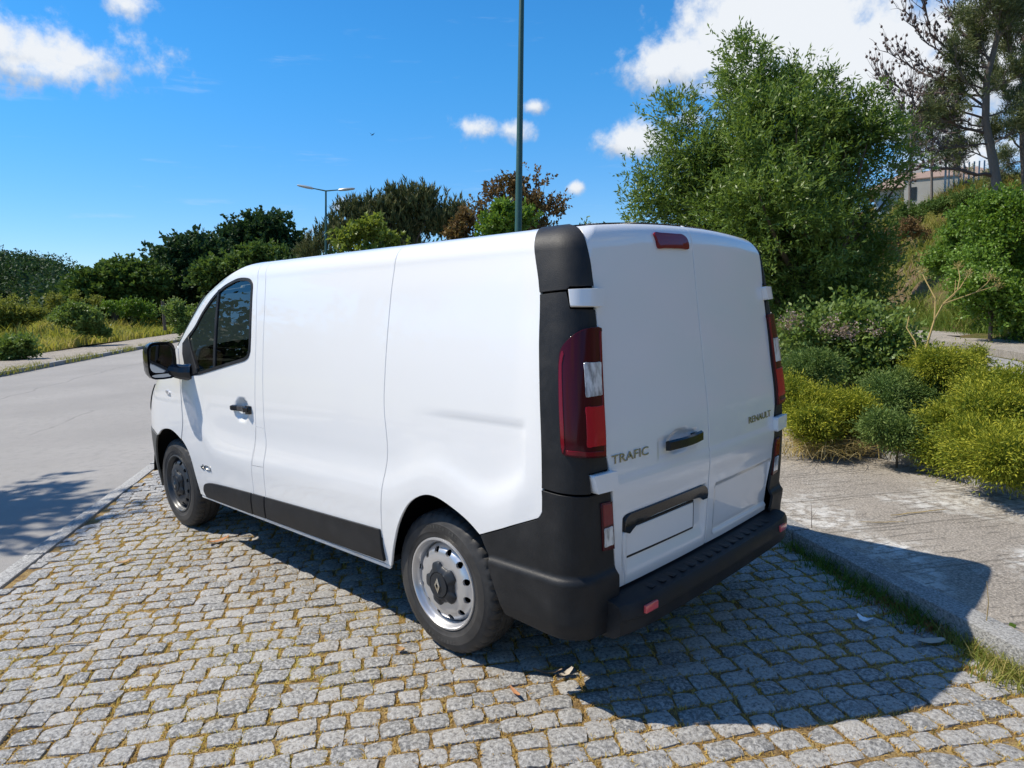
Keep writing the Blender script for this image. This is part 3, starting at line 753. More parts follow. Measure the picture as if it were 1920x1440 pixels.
    # sill and black side mouldings
    panel('sill', [(3.57, .342), (3.57, .326), (1.345, .332), (1.335, .348)], M_WHITE, VP, off=-.004, gap=0, g=.06, mir=mir)
    mt = lambda u: .503+(.545-.503)*(2.727-u)/(2.727-1.365)
    for poly in (cr([(3.445, .352), (3.467, .40), (3.43, .452), (3.33, .475), (3.1, .489)], 5)+[(2.742, mt(2.742)), (2.757, .356)],
                 [(2.728, mt(2.728)), (2.570, mt(2.57)), (2.583, .362), (2.742, .358)], [(2.556, mt(2.556)), (1.368, mt(1.368)), (1.352, .378), (2.568, .362)]):
        panel('side_moulding', poly, M_PLAST, VP, off=.017, disp=lambda u, s: disp_side(u, s)-.006*ss((s-.44)/.08)-.004*ss((.40-s)/.05), gap=.002, flange=.022, g=.035, mir=mir)
    # rear corner: cap, pillar, lower corner
    cap_rear = cr([(.205, 2.033), (.178, 2.008), (.118, 1.965), (.074, 1.917), (.043, 1.864), (.013, 1.799), (-.014, 1.716)], 4)
    capf = [p for p in BLKc if p[1] > 1.70]
    panel('corner_cap', capf+[(.292, 1.697), (.14, 1.705), (.125, 1.717), (-.012, 1.717)]+cap_rear[::-1][1:], M_PLAST, VP, off=.006, gap=.003, g=.025, mir=mir)
    midf = [p for p in BLKc if .935 < p[1] < 1.70]
    panel('corner_pillar', [(.292, 1.693)]+midf+[(.256, .933), (.02, .918), (.03, .998), (-.085, .998), (-.070, 1.06), (-.066, 1.2), (-.062, 1.331), (-.042, 1.50), (-.036, 1.562), (-.024, 1.628), (.118, 1.634), (.14, 1.701)], M_PLAST, VP, off=.004, gap=.003, g=.025, mir=mir)
    lowf = [p for p in BLKc if p[1] < .93]
    panel('corner_lower', [(.257, .928)]+lowf+[(.612, .62), (.584, .575), (.545, .45), (.507, .344), (.25, .326), (-.05, .322), (-.06, .42), (-.137, .47), (-.127, .578), (-.118, .666), (-.098, .87), (-.095, .913), (.02, .913)], M_PLAST, VP, off=.004,
          disp=lambda u, s: .024*ss((.588-s)/.028)-.012*ss((.40-s)/.08), gap=.003, g=.022, mir=mir)
    # hinges
    for hp_ in ([(.128, 1.701), (.118, 1.640), (-.045, 1.636), (-.052, 1.706)], [(.028, .994), (.008, .922), (-.115, .917), (-.108, .990)]):
        panel('door_hinge', cr(dens(clean(hp_), .025), 1, True), M_WHITE, VP, off=.030, gap=0, flange=.04, g=.02, mir=mir)
    # lamps
    lamp = panel('tail_lamp', cr([(-.050, 1.553), (.038, 1.553), (.089, 1.537), (.126, 1.51), (.153, 1.476), (.160, 1.424), (.158, 1.309), (.153, 1.2), (.147, 1.105), (.130, 1.079), (.04, 1.066), (-.048, 1.056), (-.060, 1.07), (-.060, 1.2), (-.056, 1.331), (-.042, 1.50)], 3, True), M_LENSD, VP, off=.014, disp=lambda u, s: .008*np.sin(np.clip((u+.06)/.22, 0, 1)*np.pi), gap=0, g=.02, mir=mir)
    lo = dict(disp=lambda u, s: .008*np.sin(np.clip((u+.06)/.22, 0, 1)*np.pi), gap=0, g=.02, mir=mir, flange=.006)
    panel('reversing_lens', cr(dens([(.058, 1.424), (-.040, 1.421), (-.044, 1.296), (.050, 1.296)], .03), 2, True), M_CLEAR, lamp, off=.017, **lo)
    panel('brake_lens', cr(dens([(.052, 1.257), (-.054, 1.252), (-.056, 1.103), (.050, 1.109)], .03), 2, True), M_LENSB, lamp, off=.017, **lo)
    panel('lens_edge', [(-.046, 1.54), (-.034, 1.542), (-.044, 1.3), (-.048, 1.06), (-.057, 1.06), (-.056, 1.3)], M_LENS, lamp, off=.0165, **lo)
    panel('lens_edge', cr([(.148, 1.47), (.157, 1.42), (.154, 1.3), (.146, 1.11), (.134, 1.11), (.141, 1.3), (.146, 1.42), (.139, 1.46)], 2, True), M_LENS, lamp, off=.0165, **lo)
    panel('lens_edge', [(.128, 1.098), (-.05, 1.078), (-.05, 1.062), (.125, 1.083)], M_LENS, lamp, off=.0165, **lo)
    low = panel('fog_lamp', [(-.030, .873), (-.094, .868), (-.114, .668), (-.045, .676)], M_LENSD, VP, off=.012, gap=0, g=.02, mir=mir)
    panel('red_lens', [(-.036, .867), (-.090, .862), (-.099, .778), (-.043, .778)], M_LENS, low, off=.0145, gap=0, g=.02, flange=.005, mir=mir)
    panel('clear_lens', cr(dens([(-.047, .766), (-.096, .766), (-.105, .690), (-.052, .690)], .02), 2, True), M_CLEAR, low, off=.0145, gap=0, g=.02, flange=.005, mir=mir)
    # rear door
    redge = [(-.017, 1.722), (-.026, 1.70), (-.032, 1.628), (-.040, 1.562), (-.046, 1.5), (-.068, 1.331), (-.072, 1.197), (-.076, 1.06), (-.094, .993), (-.102, .915), (-.105, .87), (-.124, .666), (-.133, .578), (-.146, .475)]
    gapl = cr([(-.848, .476), (-.848, .68), (-.848, 1.9), (-.848, 1.992)], 3) if True else None
    rd = panel('rear_door', [p for p in cap_rear if p[1] > 1.0 and p[1] < 1.99]+redge+[(-.30, .474), (-.7, .474)]+gapl+[(-.4, 1.997), (0, 2.0), (.155, 2.0)], M_WHITE, VP, disp=disp_rdoor2 if mir else disp_rdoor, g=.016, gap=.004, mir=mir)
    if mir: rdr = rd
    else: rdl = rd
# inner shell (behind the panel gaps), arches, cabin
archh = lambda cx: [(cx+.47*math.cos(a_), max(.33, .337+.47*math.sin(a_))) for a_ in np.linspace(-.02, math.pi+.02, 24)]
for mir in (False, True):
    panel('inner_shell', [(-.85, .36), (.50, .36)]+[(1.0-.48*math.cos(t_), .34+.46*math.sin(t_)) for t_ in np.linspace(.05, math.pi-.05, 16)]+[(1.50, .36), (2.62, .36), (2.62, 2.0), (-.85, 2.0)], M_DARK, VP, off=-.045, gap=0, flange=0, g=.12, mir=mir)
    panel('door_lining', [(2.62, .37), (3.53, .37), (3.62, .70), (3.72, .76), (3.72, 1.15), (2.62, 1.26)], M_DASH, VP, off=-.07, gap=0, flange=0, g=.12, mir=mir)
    for cx, nm in ((.968, 'wheel_arch_liner'), (4.066, 'wheel_arch_liner')):
        mb = MB(); an = np.linspace(.10, math.pi-.10, 22); sg = -1 if mir else 1; RR = .455 if cx < 2 else .45
        G = np.array([[(cx+RR*math.cos(t_), sg*yy, .337+RR*math.sin(t_)) for yy in (.945 if cx < 2 else .93, .60, .55)] for t_ in an]); mb.grid(G)
        mb.add([(cx+RR*math.cos(t_), sg*.55, .337+RR*math.sin(t_)) for t_ in an], [tuple(range(22))]); mb.obj(nm, M_DARK, VP)
# roof, header, windscreen, bonnet
rb = []; uu = np.concatenate([np.linspace(-.85, .5, 22), np.linspace(.6, 2.80, 30)]); Pb = plan(uu, np.full(len(uu), 2.032))
lp = [(p[0], p[1]) for p in Pb]; poly = lp+[(x, -y) for x, y in lp[::-1]]
v2, T, _ = cdt(poly, [], .08)
zr = 1.9665+.036*np.clip(1-(v2[:, 1]/.7356)**2, 0, 1)
mobj('roof', np.column_stack([v2, zr]), [tuple(t) for t in T], M_WHITE, VP, True)
AP = surf(np.array([p[0] for p in APIL]), np.array([p[1] for p in APIL]))[::-1]   # from header down to the cowl
AP[0] = plan(np.array([2.80]), np.array([2.032]))[0]
rows = []; n = len(AP); tv = np.linspace(-1, 1, 15)
for i, pnt in enumerate(AP):
    k = i/(n-1); bx = .26*ss(k*2.2); bz = .036*(1-.6*k)
    rows.append([(pnt[0]+bx*(1-t*t), pnt[1]*t, pnt[2]+bz*(1-t*t)) for t in tv])
rows = np.array(rows); hk = int(n*.28)
MB().grid(rows[:hk+1]).obj('roof_header', M_WHITE, VP, smooth=True)
MB().grid(rows[hk:]).obj('windscreen', M_GLASS, VP, smooth=True)
cp = cr([(4.13, 1.185), (4.3, 1.15), (4.6, 1.10), (5.0, 1.05), (5.6, 1.03)], 5); HP = surf(np.array([p[0] for p in cp]), np.array([p[1] for p in cp])); rows2 = []
for i, pnt in enumerate(HP):
    k = i/(len(HP)-1); rows2.append([(pnt[0]+.26*(1-k)**2*(1-t*t), pnt[1]*t, pnt[2]+.05*(1-t*t)*math.sin(math.pi*(.35+.65*k)*.9)) for t in tv])
MB().grid(np.array(rows2)).obj('bonnet', M_WHITE, VP, smooth=True)
# underbody and chassis
mb = MB(); mb.box((2.5, 0, .36), (3.9, 1.05, .06)); mb.box((2.5, 0, .28), (3.0, .5, .10)); mb.box((2.35, 0, .375), (2.0, 1.84, .03)); mb.box((.3, 0, .38), (.4, 1.5, .05)); mb.box((4.6, 0, .30), (.5, 1.3, .06)); mb.obj('underbody', M_FLAP, VP)
for cx in (.968, 4.066): MB().tube([(cx, -.75, .337), (cx, .75, .337)], .05, 10).obj('axle', M_FLAP, VP)
# cabin
bs = [.45, .7, .95, 1.2, 1.4, 1.6, 1.75, 1.85]; bw = [float(_ys(q))-.05 for q in bs]; mb = MB(); poly_ = [(-w_, s_) for w_, s_ in zip(bw, bs)]+[(w_, s_) for w_, s_ in zip(bw[::-1], bs[::-1])]; mb.add([(x_, y_, z_) for x_ in (2.585, 2.61) for y_, z_ in poly_], [tuple(range(16)), tuple(range(16, 32))]+[(i, (i+1) % 16, 16+(i+1) % 16, 16+i) for i in range(16)]); mb.obj('bulkhead', M_DASH, VP)
MB().box((3.3, 0, .45), (1.35, 1.7, .05)).obj('cabin_floor', M_SEAT, VP)
dp = [(4.05, .75), (4.16, 1.12), (4.0, 1.16), (3.72, 1.17), (3.58, 1.12), (3.56, 1.0), (3.66, .85), (3.7, .55)]
mb = MB(); mb.add([(x, y, z) for y in (-.84, .84) for x, z in dp], [tuple(range(8)), tuple(range(8, 16))]+[(i, (i+1) % 8, 8+(i+1) % 8, 8+i) for i in range(8)]); mb.obj('dashboard', M_DASH, VP, bevel=.02)
for y in (.48, -.40):
    wd = .50 if y > 0 else .85
    se = MB().box((3.05, y, .78), (.50, wd, .16)).obj('seat', M_SEAT, VP, bevel=.04)
    mb = MB(); mb.box((2.83, y, 1.10), (.14, wd*.94, .62), Matrix.Rotation(R(-12), 3, 'Y')); mb.obj('seat_back', M_SEAT, se, bevel=.05)
    for yy in ([y] if y > 0 else [y-.2, y+.2]): MB().box((2.74, yy, 1.50), (.09, .26, .18), Matrix.Rotation(R(-10), 3, 'Y')).obj('headrest', M_SEAT, se, bevel=.035)
mb = MB(); Mx = Matrix.Translation((3.42, .46, 1.12)) @ Matrix.Rotation(R(-62), 4, 'Y')
ring = [Mx @ Vector((.19*math.cos(t_), .19*math.sin(t_), 0)) for t_ in np.linspace(0, 2*math.pi, 25)]; mb.tube(ring, .016, 8, False); mb.tube([Mx @ Vector((-.18, 0, 0)), Mx @ Vector((.18, 0, 0))], .014, 6); mb.tube([Mx @ Vector((0, 0, 0)), Mx @ Vector((0, 0, -.3))], .03, 8); mb.obj('steering_wheel', M_GLOSSK, VP, smooth=True)

# door mirrors
for mir in (False, True):
    sg = -1 if mir else 1
    def T3(p): return (p[0], sg*p[1], p[2])
    mb = MB(); n = 20; rows = []
    for x, k in ((.015, .90), (.0, 1.0), (.05, 1.0), (.11, .9), (.15, .68), (.165, .30)):
        rows.append([T3((3.675+x, 1.105+.098*k*math.copysign(abs(math.cos(t_))**.5, math.cos(t_)), 1.325+.132*k*math.copysign(abs(math.sin(t_))**.5, math.sin(t_)))) for t_ in np.arange(n)*2*math.pi/n])
    mb.grid(np.array(rows), False, True); mb.F.append(tuple(range(5*n, 6*n))); hs_o = mb.obj('door_mirror', M_GLOSSK, VP, smooth=True, sharp=60)
    mb = MB(); mb.add([T3((3.687+.012*(math.cos(t_)*-.3), 1.105+.083*math.copysign(abs(math.cos(t_))**.5, math.cos(t_)), 1.338+.098*math.copysign(abs(math.sin(t_))**.5, math.sin(t_)))) for t_ in np.arange(n)*2*math.pi/n], [tuple(range(n))]); mb.obj('mirror_glass', M_MIRR, hs_o)
    mb = MB(); mb.add([T3((3.689, 1.105+.083*math.cos(t_), 1.216+.015*math.sin(t_))) for t_ in np.arange(n)*2*math.pi/n], [tuple(range(n))]); mb.obj('wide_angle_glass', M_MIRR, hs_o)
    mb = MB(); mb.add([T3((3.6935, 1.105+.088*math.copysign(abs(math.cos(t_))**.4, math.cos(t_)), 1.323+.122*math.copysign(abs(math.sin(t_))**.4, math.sin(t_)))) for t_ in np.arange(n)*2*math.pi/n], [tuple(range(n))]); mb.obj('mirror_backing', M_DARK, hs_o)
    mb = MB(); mb.tube([T3((3.60, .92, 1.235)), T3((3.67, .98, 1.235)), T3((3.74, 1.06, 1.26))], [.07, .055, .045], 10); mb.obj('mirror_arm', M_GLOSSK, hs_o, smooth=True)

# wheels
def rprof(r): return np.interp(r, [0, .10, .122, .150, .165, .178, .187], [-.004, -.004, -.004, -.008, -.017, -.032, -.052])
def make_wheel(cx, cy, sg, rim):
    root = empty('wheel', (cx, cy, .344), VP); root.scale = (1.022, 1, 1.022)
    def fin(mb, nm, mat, par, **k):
        if sg < 0: mb.V = [(x, -y, z) for x, y, z in mb.V]
        return mb.obj(nm, mat, par, **k)
    prof = [(.204, -.018), (.212, -.006), (.225, -.002), (.226, .0), (.245, .003), (.247, .0045), (.262, .005), (.285, .003), (.287, .0015), (.300, -.002), (.312, -.008), (.322, -.014), (.330, -.023), (.3345, -.034), (.3365, -.050), (.3375, -.062), (.330, -.064), (.330, -.070), (.3375, -.072), (.338, -.10), (.330, -.102), (.330, -.108), (.3375, -.11), (.3375, -.14), (.330, -.142), (.330, -.148), (.336, -.15), (.330, -.18), (.305, -.198), (.25, -.203), (.204, -.19)]
    n = 168; P = np.zeros((n, len(prof), 3)); an = np.arange(n)*2*math.pi/n
    for j, (r_, h) in enumerate(prof):
        rr = np.full(n, r_); gr = (np.arange(n) % 4 == 0)
        if 11 <= j <= 15: rr = rr-np.where(gr, .007, 0)
        if 18 <= j <= 25: rr = rr-np.where((np.arange(n)+2) % 4 == 0, .003, 0)
        P[:, j] = np.stack([rr*np.cos(an), np.full(n, h), rr*np.sin(an)], 1)
    ty = fin(MB().grid(P, True, False), 'tyre', M_RUB, root, smooth=True, sharp=28)
    rm = fin(MB().lathe([(.203, -.03), (.206, -.004), (.214, .002), (.218, -.001), (.219, -.006), (.2165, .0025), (.209, .0035), (.2035, -.003), (.2015, -.014), (.196, -.022), (.192, -.030), (.190, -.062), (.189, -.12)], 64), 'rim', rim, root, smooth=True, sharp=40)
    holes = []
    for k in range(12):
        t_ = (k+.5)*2*math.pi/12; e = [(.158+.0155*math.cos(q), .0165*math.sin(q)) for q in np.linspace(0, 2*math.pi, 12, endpoint=False)]
        holes.append([(x*math.cos(t_)-y*math.sin(t_), x*math.sin(t_)+y*math.cos(t_)) for x, y in e])
    v2, T, loops = cdt([(.1875*math.cos(q), .1875*math.sin(q)) for q in np.linspace(0, 2*math.pi, 64, endpoint=False)], holes, .0125)
    r_ = np.hypot(v2[:, 0], v2[:, 1]); V = np.column_stack([v2[:, 0], rprof(r_), v2[:, 1]]).tolist(); F = [tuple(t) for t in T]
    for l in loops[1:]:
        b0 = len(V); l = np.array(l); y = rprof(np.hypot(l[:, 0], l[:, 1])); m = len(l)
        V += np.column_stack([l[:, 0], y, l[:, 1]]).tolist()+np.column_stack([l[:, 0]*1.0, y-.012, l[:, 1]]).tolist(); F += [(b0+i, b0+(i+1) % m, b0+m+(i+1) % m, b0+m+i) for i in range(m)]
    mb = MB(); mb.add(V, F); fin(mb, 'disc', rim, root, smooth=True, sharp=40)
    fin(MB().lathe([(.0, -.085), (.19, -.085)], 32), 'brake_shield', M_DARK, root)
    mb = MB(); rows = []; m = 80; an = np.arange(m)*2*math.pi/m; lob = .096+.010*np.tanh(3*np.cos(5*an))
    for k, y in ((1.0, -.006), (1.0, .004), (.94, .010), (.70, .018), (.60, .020), (.585, .016), (.55, .016), (.535, .022), (.05, .025)):
        rr = lob*k if k > .65 else np.full(m, .104*k); rows.append(np.stack([rr*np.cos(an), np.full(m, y), rr*np.sin(an)], 1))
    mb.grid(np.array(rows).transpose(1, 0, 2), True, False); hc = fin(mb, 'hub_cap', M_CAPG, root, smooth=True, sharp=30)
    # diamond emblem: a slanted open rhombus
    mb = MB(); t1, t2 = .038, .018
    outer = [(0, t1), (t2, 0), (0, -t1), (-t2, 0)]; inner = [(.003, .016), (.008, 0), (-.003, -.016), (-.008, 0)]
    V = [(x*1.0, .031 if i in (1, 3) else .028, z) for i, (x, z) in enumerate(outer)]+[(x, .032, z) for x, z in inner]+[(x, .022, z) for x, z in outer]
    mb.add(V, [(i, (i+1) % 4, 4+(i+1) % 4, 4+i) for i in range(4)]+[(i, 8+i, 8+(i+1) % 4, (i+1) % 4) for i in range(4)]); fin(mb, 'emblem', M_CHROME, root)
    vb = MB().tube([(.185*math.cos(.25), -.025, .185*math.sin(.25)), (.168*math.cos(.2), -.008, .168*math.sin(.2))], [.004, .0035], 6); fin(vb, 'valve', M_GLOSSK, root)
    return root, ty
W = {}
for cx, rim in ((.968, M_STEEL), (4.066, M_BLKRIM)):
    for sg in (1, -1): W[(cx, sg)] = make_wheel(cx, sg*(.925 if cx < 2 else .918), sg, rim)

# rear bumper: one swept beam, with tread ribs and reflectors
uu = np.concatenate([np.linspace(-.85, -.30, 14)[:-1], np.linspace(-.30, -.055, 9)])
def bump_sec(k):   # (outward, height); k fades the nose towards the ends
    return [(-.05, .468), (.055, .462), (.088*k+.02, .452), (.104*k+.02, .430), (.108*k+.02, .395), (.100*k+.02, .388), (.100*k+.02, .375), (.098*k+.018, .335), (.07*k+.01, .312), (-.03, .305)]
rows = []
for u in uu:
    e = np.clip((u+.30)/.245, 0, 1); k = 1-.30*e**3
    rows.append([surf(np.array(u), np.array(.45), o_)*np.array([1, 1, 0])+np.array([0, 0, h]) for o_, h in bump_sec(k)])
rows = np.array(rows); full = np.concatenate([rows[::-1], rows[1:]*np.array([1, -1, 1])])
mb = MB(); mb.grid(full); m = full.shape[1]; mb.F += [tuple(range(m)), tuple(range(len(full)*m-m, len(full)*m))[::-1]]
rbump = mb.obj('rear_bumper', M_PLAST, VP, smooth=True, sharp=32)
for i in range(15):
    y = -.56+i*.08; u_ = -.85*(1-abs(y)/.835); P0 = surf(np.array(u_), np.array(.45), 0.)
    mbr = MB(); mbr.box((P0[0]-.047, y, .4618), (.072, .034, .003)); mbr.obj('tread_rib', M_PLAST, rbump, bevel=.001)
for sg in (1, -1):
    P0, N0 = surf_n(np.array(-.21), np.array(.45)); q = P0*np.array([1, sg, 0])+N0*np.array([1, sg, 0])*.128+np.array([0, 0, .418])
    an = math.atan2(N0[1]*sg, N0[0]); mbr = MB(); mbr.box(tuple(q), (.014, .085, .032), Matrix.Rotation(an, 3, 'Z')); mbr.obj('reflector', M_REFL, rbump, bevel=.003)
# left rear door furniture
third = panel('third_brake_lamp', cr(dens([(-.477, 1.921), (-.74, 1.916), (-.785, 1.895), (-.792, 1.857), (-.508, 1.857)], .06), 3, True), M_LENS, rdl, off=.012, gap=0, g=.03)
hp = [( -.468-.275*t, 1.028+.004*t, .022+.016*math.sin(math.pi*t)) for t in np.linspace(0, 1, 9)]; q = np.array(hp); A = surf(q[:, 0], q[:, 1], q[:, 2]); Nn = surf_n(q[:, 0], q[:, 1])[1]
prof = [(-.012, -.021), (-.012, .019), (0, .024), (.011, .017), (.011, -.019)]
mb = MB(); mb.grid(np.stack([[A[i]+Nn[i]*a_+np.array([0, 0, b_]) for a_, b_ in prof] for i in range(9)]), False, True); mb.F += [tuple(range(5)), tuple(range(40, 45))]; mb.obj('door_handle', M_GLOSSK, rdl, smooth=True, sharp=50)
panel('handle_base', [(-.70, 1.046), (-.742, 1.048), (-.742, 1.014), (-.70, 1.012)], M_GLOSSK, rdl, off=.020, gap=0, flange=.035, g=.03)
gt = cr([(-.186, .715), (-.186, .757), (-.196, .777), (-.222, .787)], 4)+cr([(-.78, .787), (-.812, .775), (-.832, .75), (-.838, .712)], 4)
panel('plate_garnish', gt+[(-.80, .712), (-.76, .735), (-.62, .745), (-.40, .745), (-.27, .735), (-.225, .70)], M_GLOSSK, rdl, off=.003, disp=lambda u, s: .006*ss((s-.70)/.04), gap=0, flange=.03, g=.025)
panel('plate_holder', [(-.212, .720), (-.216, .584), (-.752, .580), (-.744, .720)], M_PLAST, rdl, off=-.016, gap=0, g=.05)
panel('number_plate', [(-.224, .711), (-.228, .597), (-.742, .592), (-.734, .711)], M_PLATE, rdl, off=-.012, gap=0, g=.05)
panel('plate_edge', [(-.734, .711), (-.738, .711), (-.746, .592), (-.742, .592)], M_PLAST, rdl, off=-.011, gap=0, g=.05, flange=0)
panel('recess_edge', [(-.182, .712), (-.200, .712), (-.206, .50), (-.202, .48)], M_WHITE, rdl, off=.004, gap=0, g=.03)

# lettering
def text_geo(body, extrude=.003):
    cu = bpy.data.curves.new('t', 'FONT'); cu.body = body; cu.size = 1; cu.extrude = 0; cu.resolution_u = 3
    o = bpy.data.objects.new('t', cu); col.objects.link(o); dg = bpy.context.evaluated_depsgraph_get(); me = bpy.data.meshes.new_from_object(o.evaluated_get(dg))
    V = np.array([v.co[:] for v in me.vertices]); F = [tuple(p.vertices) for p in me.polygons]
    ed = {}
    for f in F:
        for i in range(len(f)): e = (f[i], f[(i+1) % len(f)]); ed[tuple(sorted(e))] = None if tuple(sorted(e)) in ed else e
    bpy.data.objects.remove(o); bpy.data.curves.remove(cu); bpy.data.meshes.remove(me)
    V[:, :2] -= V[:, :2].min(0); V[:, :2] /= np.maximum(V[:, :2].max(0), 1e-6)
    return V[:, :2], F, [e for e in ed.values() if e]
def wrap_text(name, body, u0, u1, s0, s1, mat, parent, mir=False, off=.001, th=.004, slant=0, disp=None):
    v, F, E = text_geo(body); s = s0+(s1-s0)*v[:, 1]; u = u0+(u1-u0)*v[:, 0]+slant*(v[:, 1])*(1 if u1 > u0 else -1)
    A = surf(u, s, off, disp); B = surf(u, s, off+th, disp); n = len(v)
    V = np.concatenate([A, B])
    if mir: V = V*np.array([1, -1, 1])
    return MB().add(V, [tuple(i+n for i in f) for f in F]+[(a_, b_, n+b_, n+a_) for a_, b_ in E]).obj(name, mat, parent)
M_BADGE = material('badge_chrome', (.42, .41, .38), rough=.22, metal=1)
wrap_text('lettering', 'TRAFIC', -.106, -.349, 1.012, 1.048, M_BADGE, rdl, disp=disp_rdoor)
wrap_text('lettering', 'RENAULT', -.43, -.15, 1.006, 1.040, M_BADGE, rdr, mir=True, disp=disp_rdoor2)
door0 = [o for o in VP.children if o.name == 'front_door'][0]
wrap_text('lettering', 'dCi', 3.475, 3.315, .556, .592, M_BADGE, door0, disp=disp_side, slant=-.01)
for (cx, sg), (root, ty) in W.items():
    if sg < 0: continue
    mb = MB()
    for body, c0 in (('215/65R16C', 115), ('215/65R16C', 295)):
        gl = [text_geo(ch) for ch in body]
        for k, (v, F, E) in enumerate(gl):
            an = R(c0-k*4.6); wdt = .013 if body[k] not in '1/' else .008
            x = (v[:, 0]-.5)*wdt; z = .264+v[:, 1]*.016; V = np.stack([x*math.sin(an)+z*math.cos(an), np.full(len(x), .0062), -x*math.cos(an)+z*math.sin(an)], 1)
            mb.add(V, F)
    tag(mb.obj('tyre_marking', M_PLASTG, root), kind='stuff')
# hand the parts over to the van's own origin
bpy.context.view_layer.update()
for o in list(VP.children):
    mw = o.matrix_world.copy(); o.parent = van; o.location = mw.translation-Vector((2.5, 0, 0))
bpy.data.objects.remove(VP)
# ------------------------------------------------------------------ vegetation
def px_on(px, py, z=0.):
    d = pix_dir(px, py); t = (z-CAM[2])/d[2]; return CAM+d*t
def lobes_at(L, dist, r, depth=.45, k=1.):
    """pixel lobes (px, py, radius px) -> centres and radii in metres at a given distance, spread in depth"""
    out = []
    for q in L:
        px, py, rp = q[:3]; rm = k*rp/FPX*dist; dd = q[3] if len(q) > 3 else r.uniform(-depth, depth)*rm
        out.append((*at_px(px, py, dist+dd), rm, q[4] if len(q) > 4 else .85))
    return np.array(out)
def frag(L, k, fr, flat, r, dist=8.):
    """break broad lobes up into smaller uneven ones"""
    out = []
    for q in L:
        px, py, rp = q[:3]; d0 = q[3] if len(q) > 3 else 0.
        for _ in range(k):
            an = r.uniform(0, 2*np.pi); rr = rp*r.uniform(.2, .85); out.append((px+rr*np.cos(an), py+rr*np.sin(an)*.75, rp*fr*r.uniform(.7, 1.25), d0+r.uniform(-.8, .8)*rp/FPX*dist, flat))
    return out
def twig_leaves(L, n, per, tw, leaf, r, up=.5, spread=.8, hollow=.45, flat=1.0, jit=.02, clump=None):
    """twigs spread through the lobes' volume, leaves set along each twig; L rows: x y z r flat"""
    n0 = n
    if clump: n = clump[0]
    wt = L[:, 3]**(1.7 if clump else 2.2); k = r.choice(len(L), n, p=wt/wt.sum()); d = unit(r.normal(size=(n, 3)))
    rr = (hollow+(1-hollow)*r.random(n)**.55)*lumpy(d, r, 14, .25); c = L[k, :3]+d*(rr*L[k, 3])[:, None]*np.stack([np.ones(n), np.ones(n), L[k, 4]], 1)
    if clump:
        j = r.integers(0, n, n0); o_ = r.normal(size=(n0, 3))*np.array([1, 1, .75]); c = c[j]+o_*clump[1]*np.minimum(1, L[k[j], 3]/clump[1]*.6)[:, None]; d = unit(d[j]*.9+o_*.55); n = n0; k = k[j]; cv = r.random(clump[0])[j]
    else: cv = r.random(n)
    td = unit(d*.8+r.normal(size=(n, 3))*.45+np.array([0, 0, up])); tl = tw*r.uniform(.6, 1.3, n)
    t = np.tile(np.linspace(.0, 1., per), n)[:, None]; C = np.repeat(c, per, 0)+np.repeat(td*tl[:, None], per, 0)*t+r.normal(size=(n*per, 3))*jit
    lv = unit(np.repeat(td, per, 0)+r.normal(size=(n*per, 3))*spread)
    v = np.repeat(cv*.35+r.random(n)*.3, per)+.35*r.random(n*per)
    return C, lv, v, c, k
def lobe_plant(name, label, cat, base, L, n, per, tw, leaf, mat, r, group=None, trunk=.1, up=.5, spread=.8, hollow=.45, bark=None, limbn=14, crown='crown', tip=.55, tipv=0., stem='trunk', clump=None):
    root = tag(empty(name, tuple(base)), label, cat, group); b = np.array(base)
    C, lv, v, c, k = twig_leaves(L, n, per, tw, leaf, r, up, spread, hollow, clump=clump)
    if tipv: v = np.clip(v*(1-tipv)+tipv*np.tile(np.linspace(0, 1, per), n), 0, 1)
    leaf_obj(crown, C-b, lv, leaf[0]*r.uniform(.7, 1.25, len(C)), leaf[1]*r.uniform(.75, 1.25, len(C)), mat, root, r, v, tip)
    if trunk:
        m = MB(); ctr = (L[:, :3]*L[:, 3:4]**2).sum(0)/(L[:, 3]**2).sum()-b; top = ctr*np.array([1, 1, 1.15])
        m.tube([(0, 0, -.2), tuple(ctr*np.array([.15, .15, .3])), tuple(ctr*np.array([.6, .6, .7])), tuple(top)], [trunk*1.2, trunk, trunk*.7, trunk*.25], 9)
        for j in r.choice(n, min(limbn, n), replace=False):
            tp = c[j]-b; s0 = ctr*np.array([.4, .4, 1])*r.uniform(.25, .8); mid = (s0+tp)/2-np.array([0, 0, .12*np.linalg.norm(tp-s0)])
            m.tube([tuple((1-q)**2*s0+2*q*(1-q)*mid+q*q*tp) for q in np.linspace(0, 1, 5)], [trunk*.45, trunk*.36, trunk*.26, trunk*.16, trunk*.05], 6)
        m.obj(stem, bark or MAT_BARK, root, smooth=True, sharp=60)
    return root
G_ACAC = leaf_material('narrow_leaf', (.044, .082, .014), (.135, .215, .038), (.28, .36, .095), .36, .42, .4)
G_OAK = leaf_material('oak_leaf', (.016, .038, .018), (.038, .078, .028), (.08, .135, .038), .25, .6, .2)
G_OAKL = leaf_material('mid_green_leaf', (.04, .075, .018), (.09, .15, .032), (.15, .22, .05), .3, .6, .2)  # mid green foliage of the broadleaf trees and some bank scrub
G_PINE = leaf_material('pine_needle', (.032, .052, .022), (.085, .11, .04), (.27, .23, .10), .12, .6, .2)
G_LIME = leaf_material('light_leaf', (.08, .12, .018), (.19, .25, .04), (.31, .37, .08), .4, .5)
G_LIMEB = leaf_material('olive_leaf', (.10, .14, .028), (.22, .25, .05), (.36, .36, .10), .35, .6, .2)
G_BROWN = leaf_material('brown_leaf', (.06, .04, .02), (.19, .12, .05), (.17, .17, .05), .2, .7, .2)
G_BUSH = leaf_material('bush_leaf', (.05, .095, .012), (.135, .235, .028), (.24, .37, .06), .35, .45)
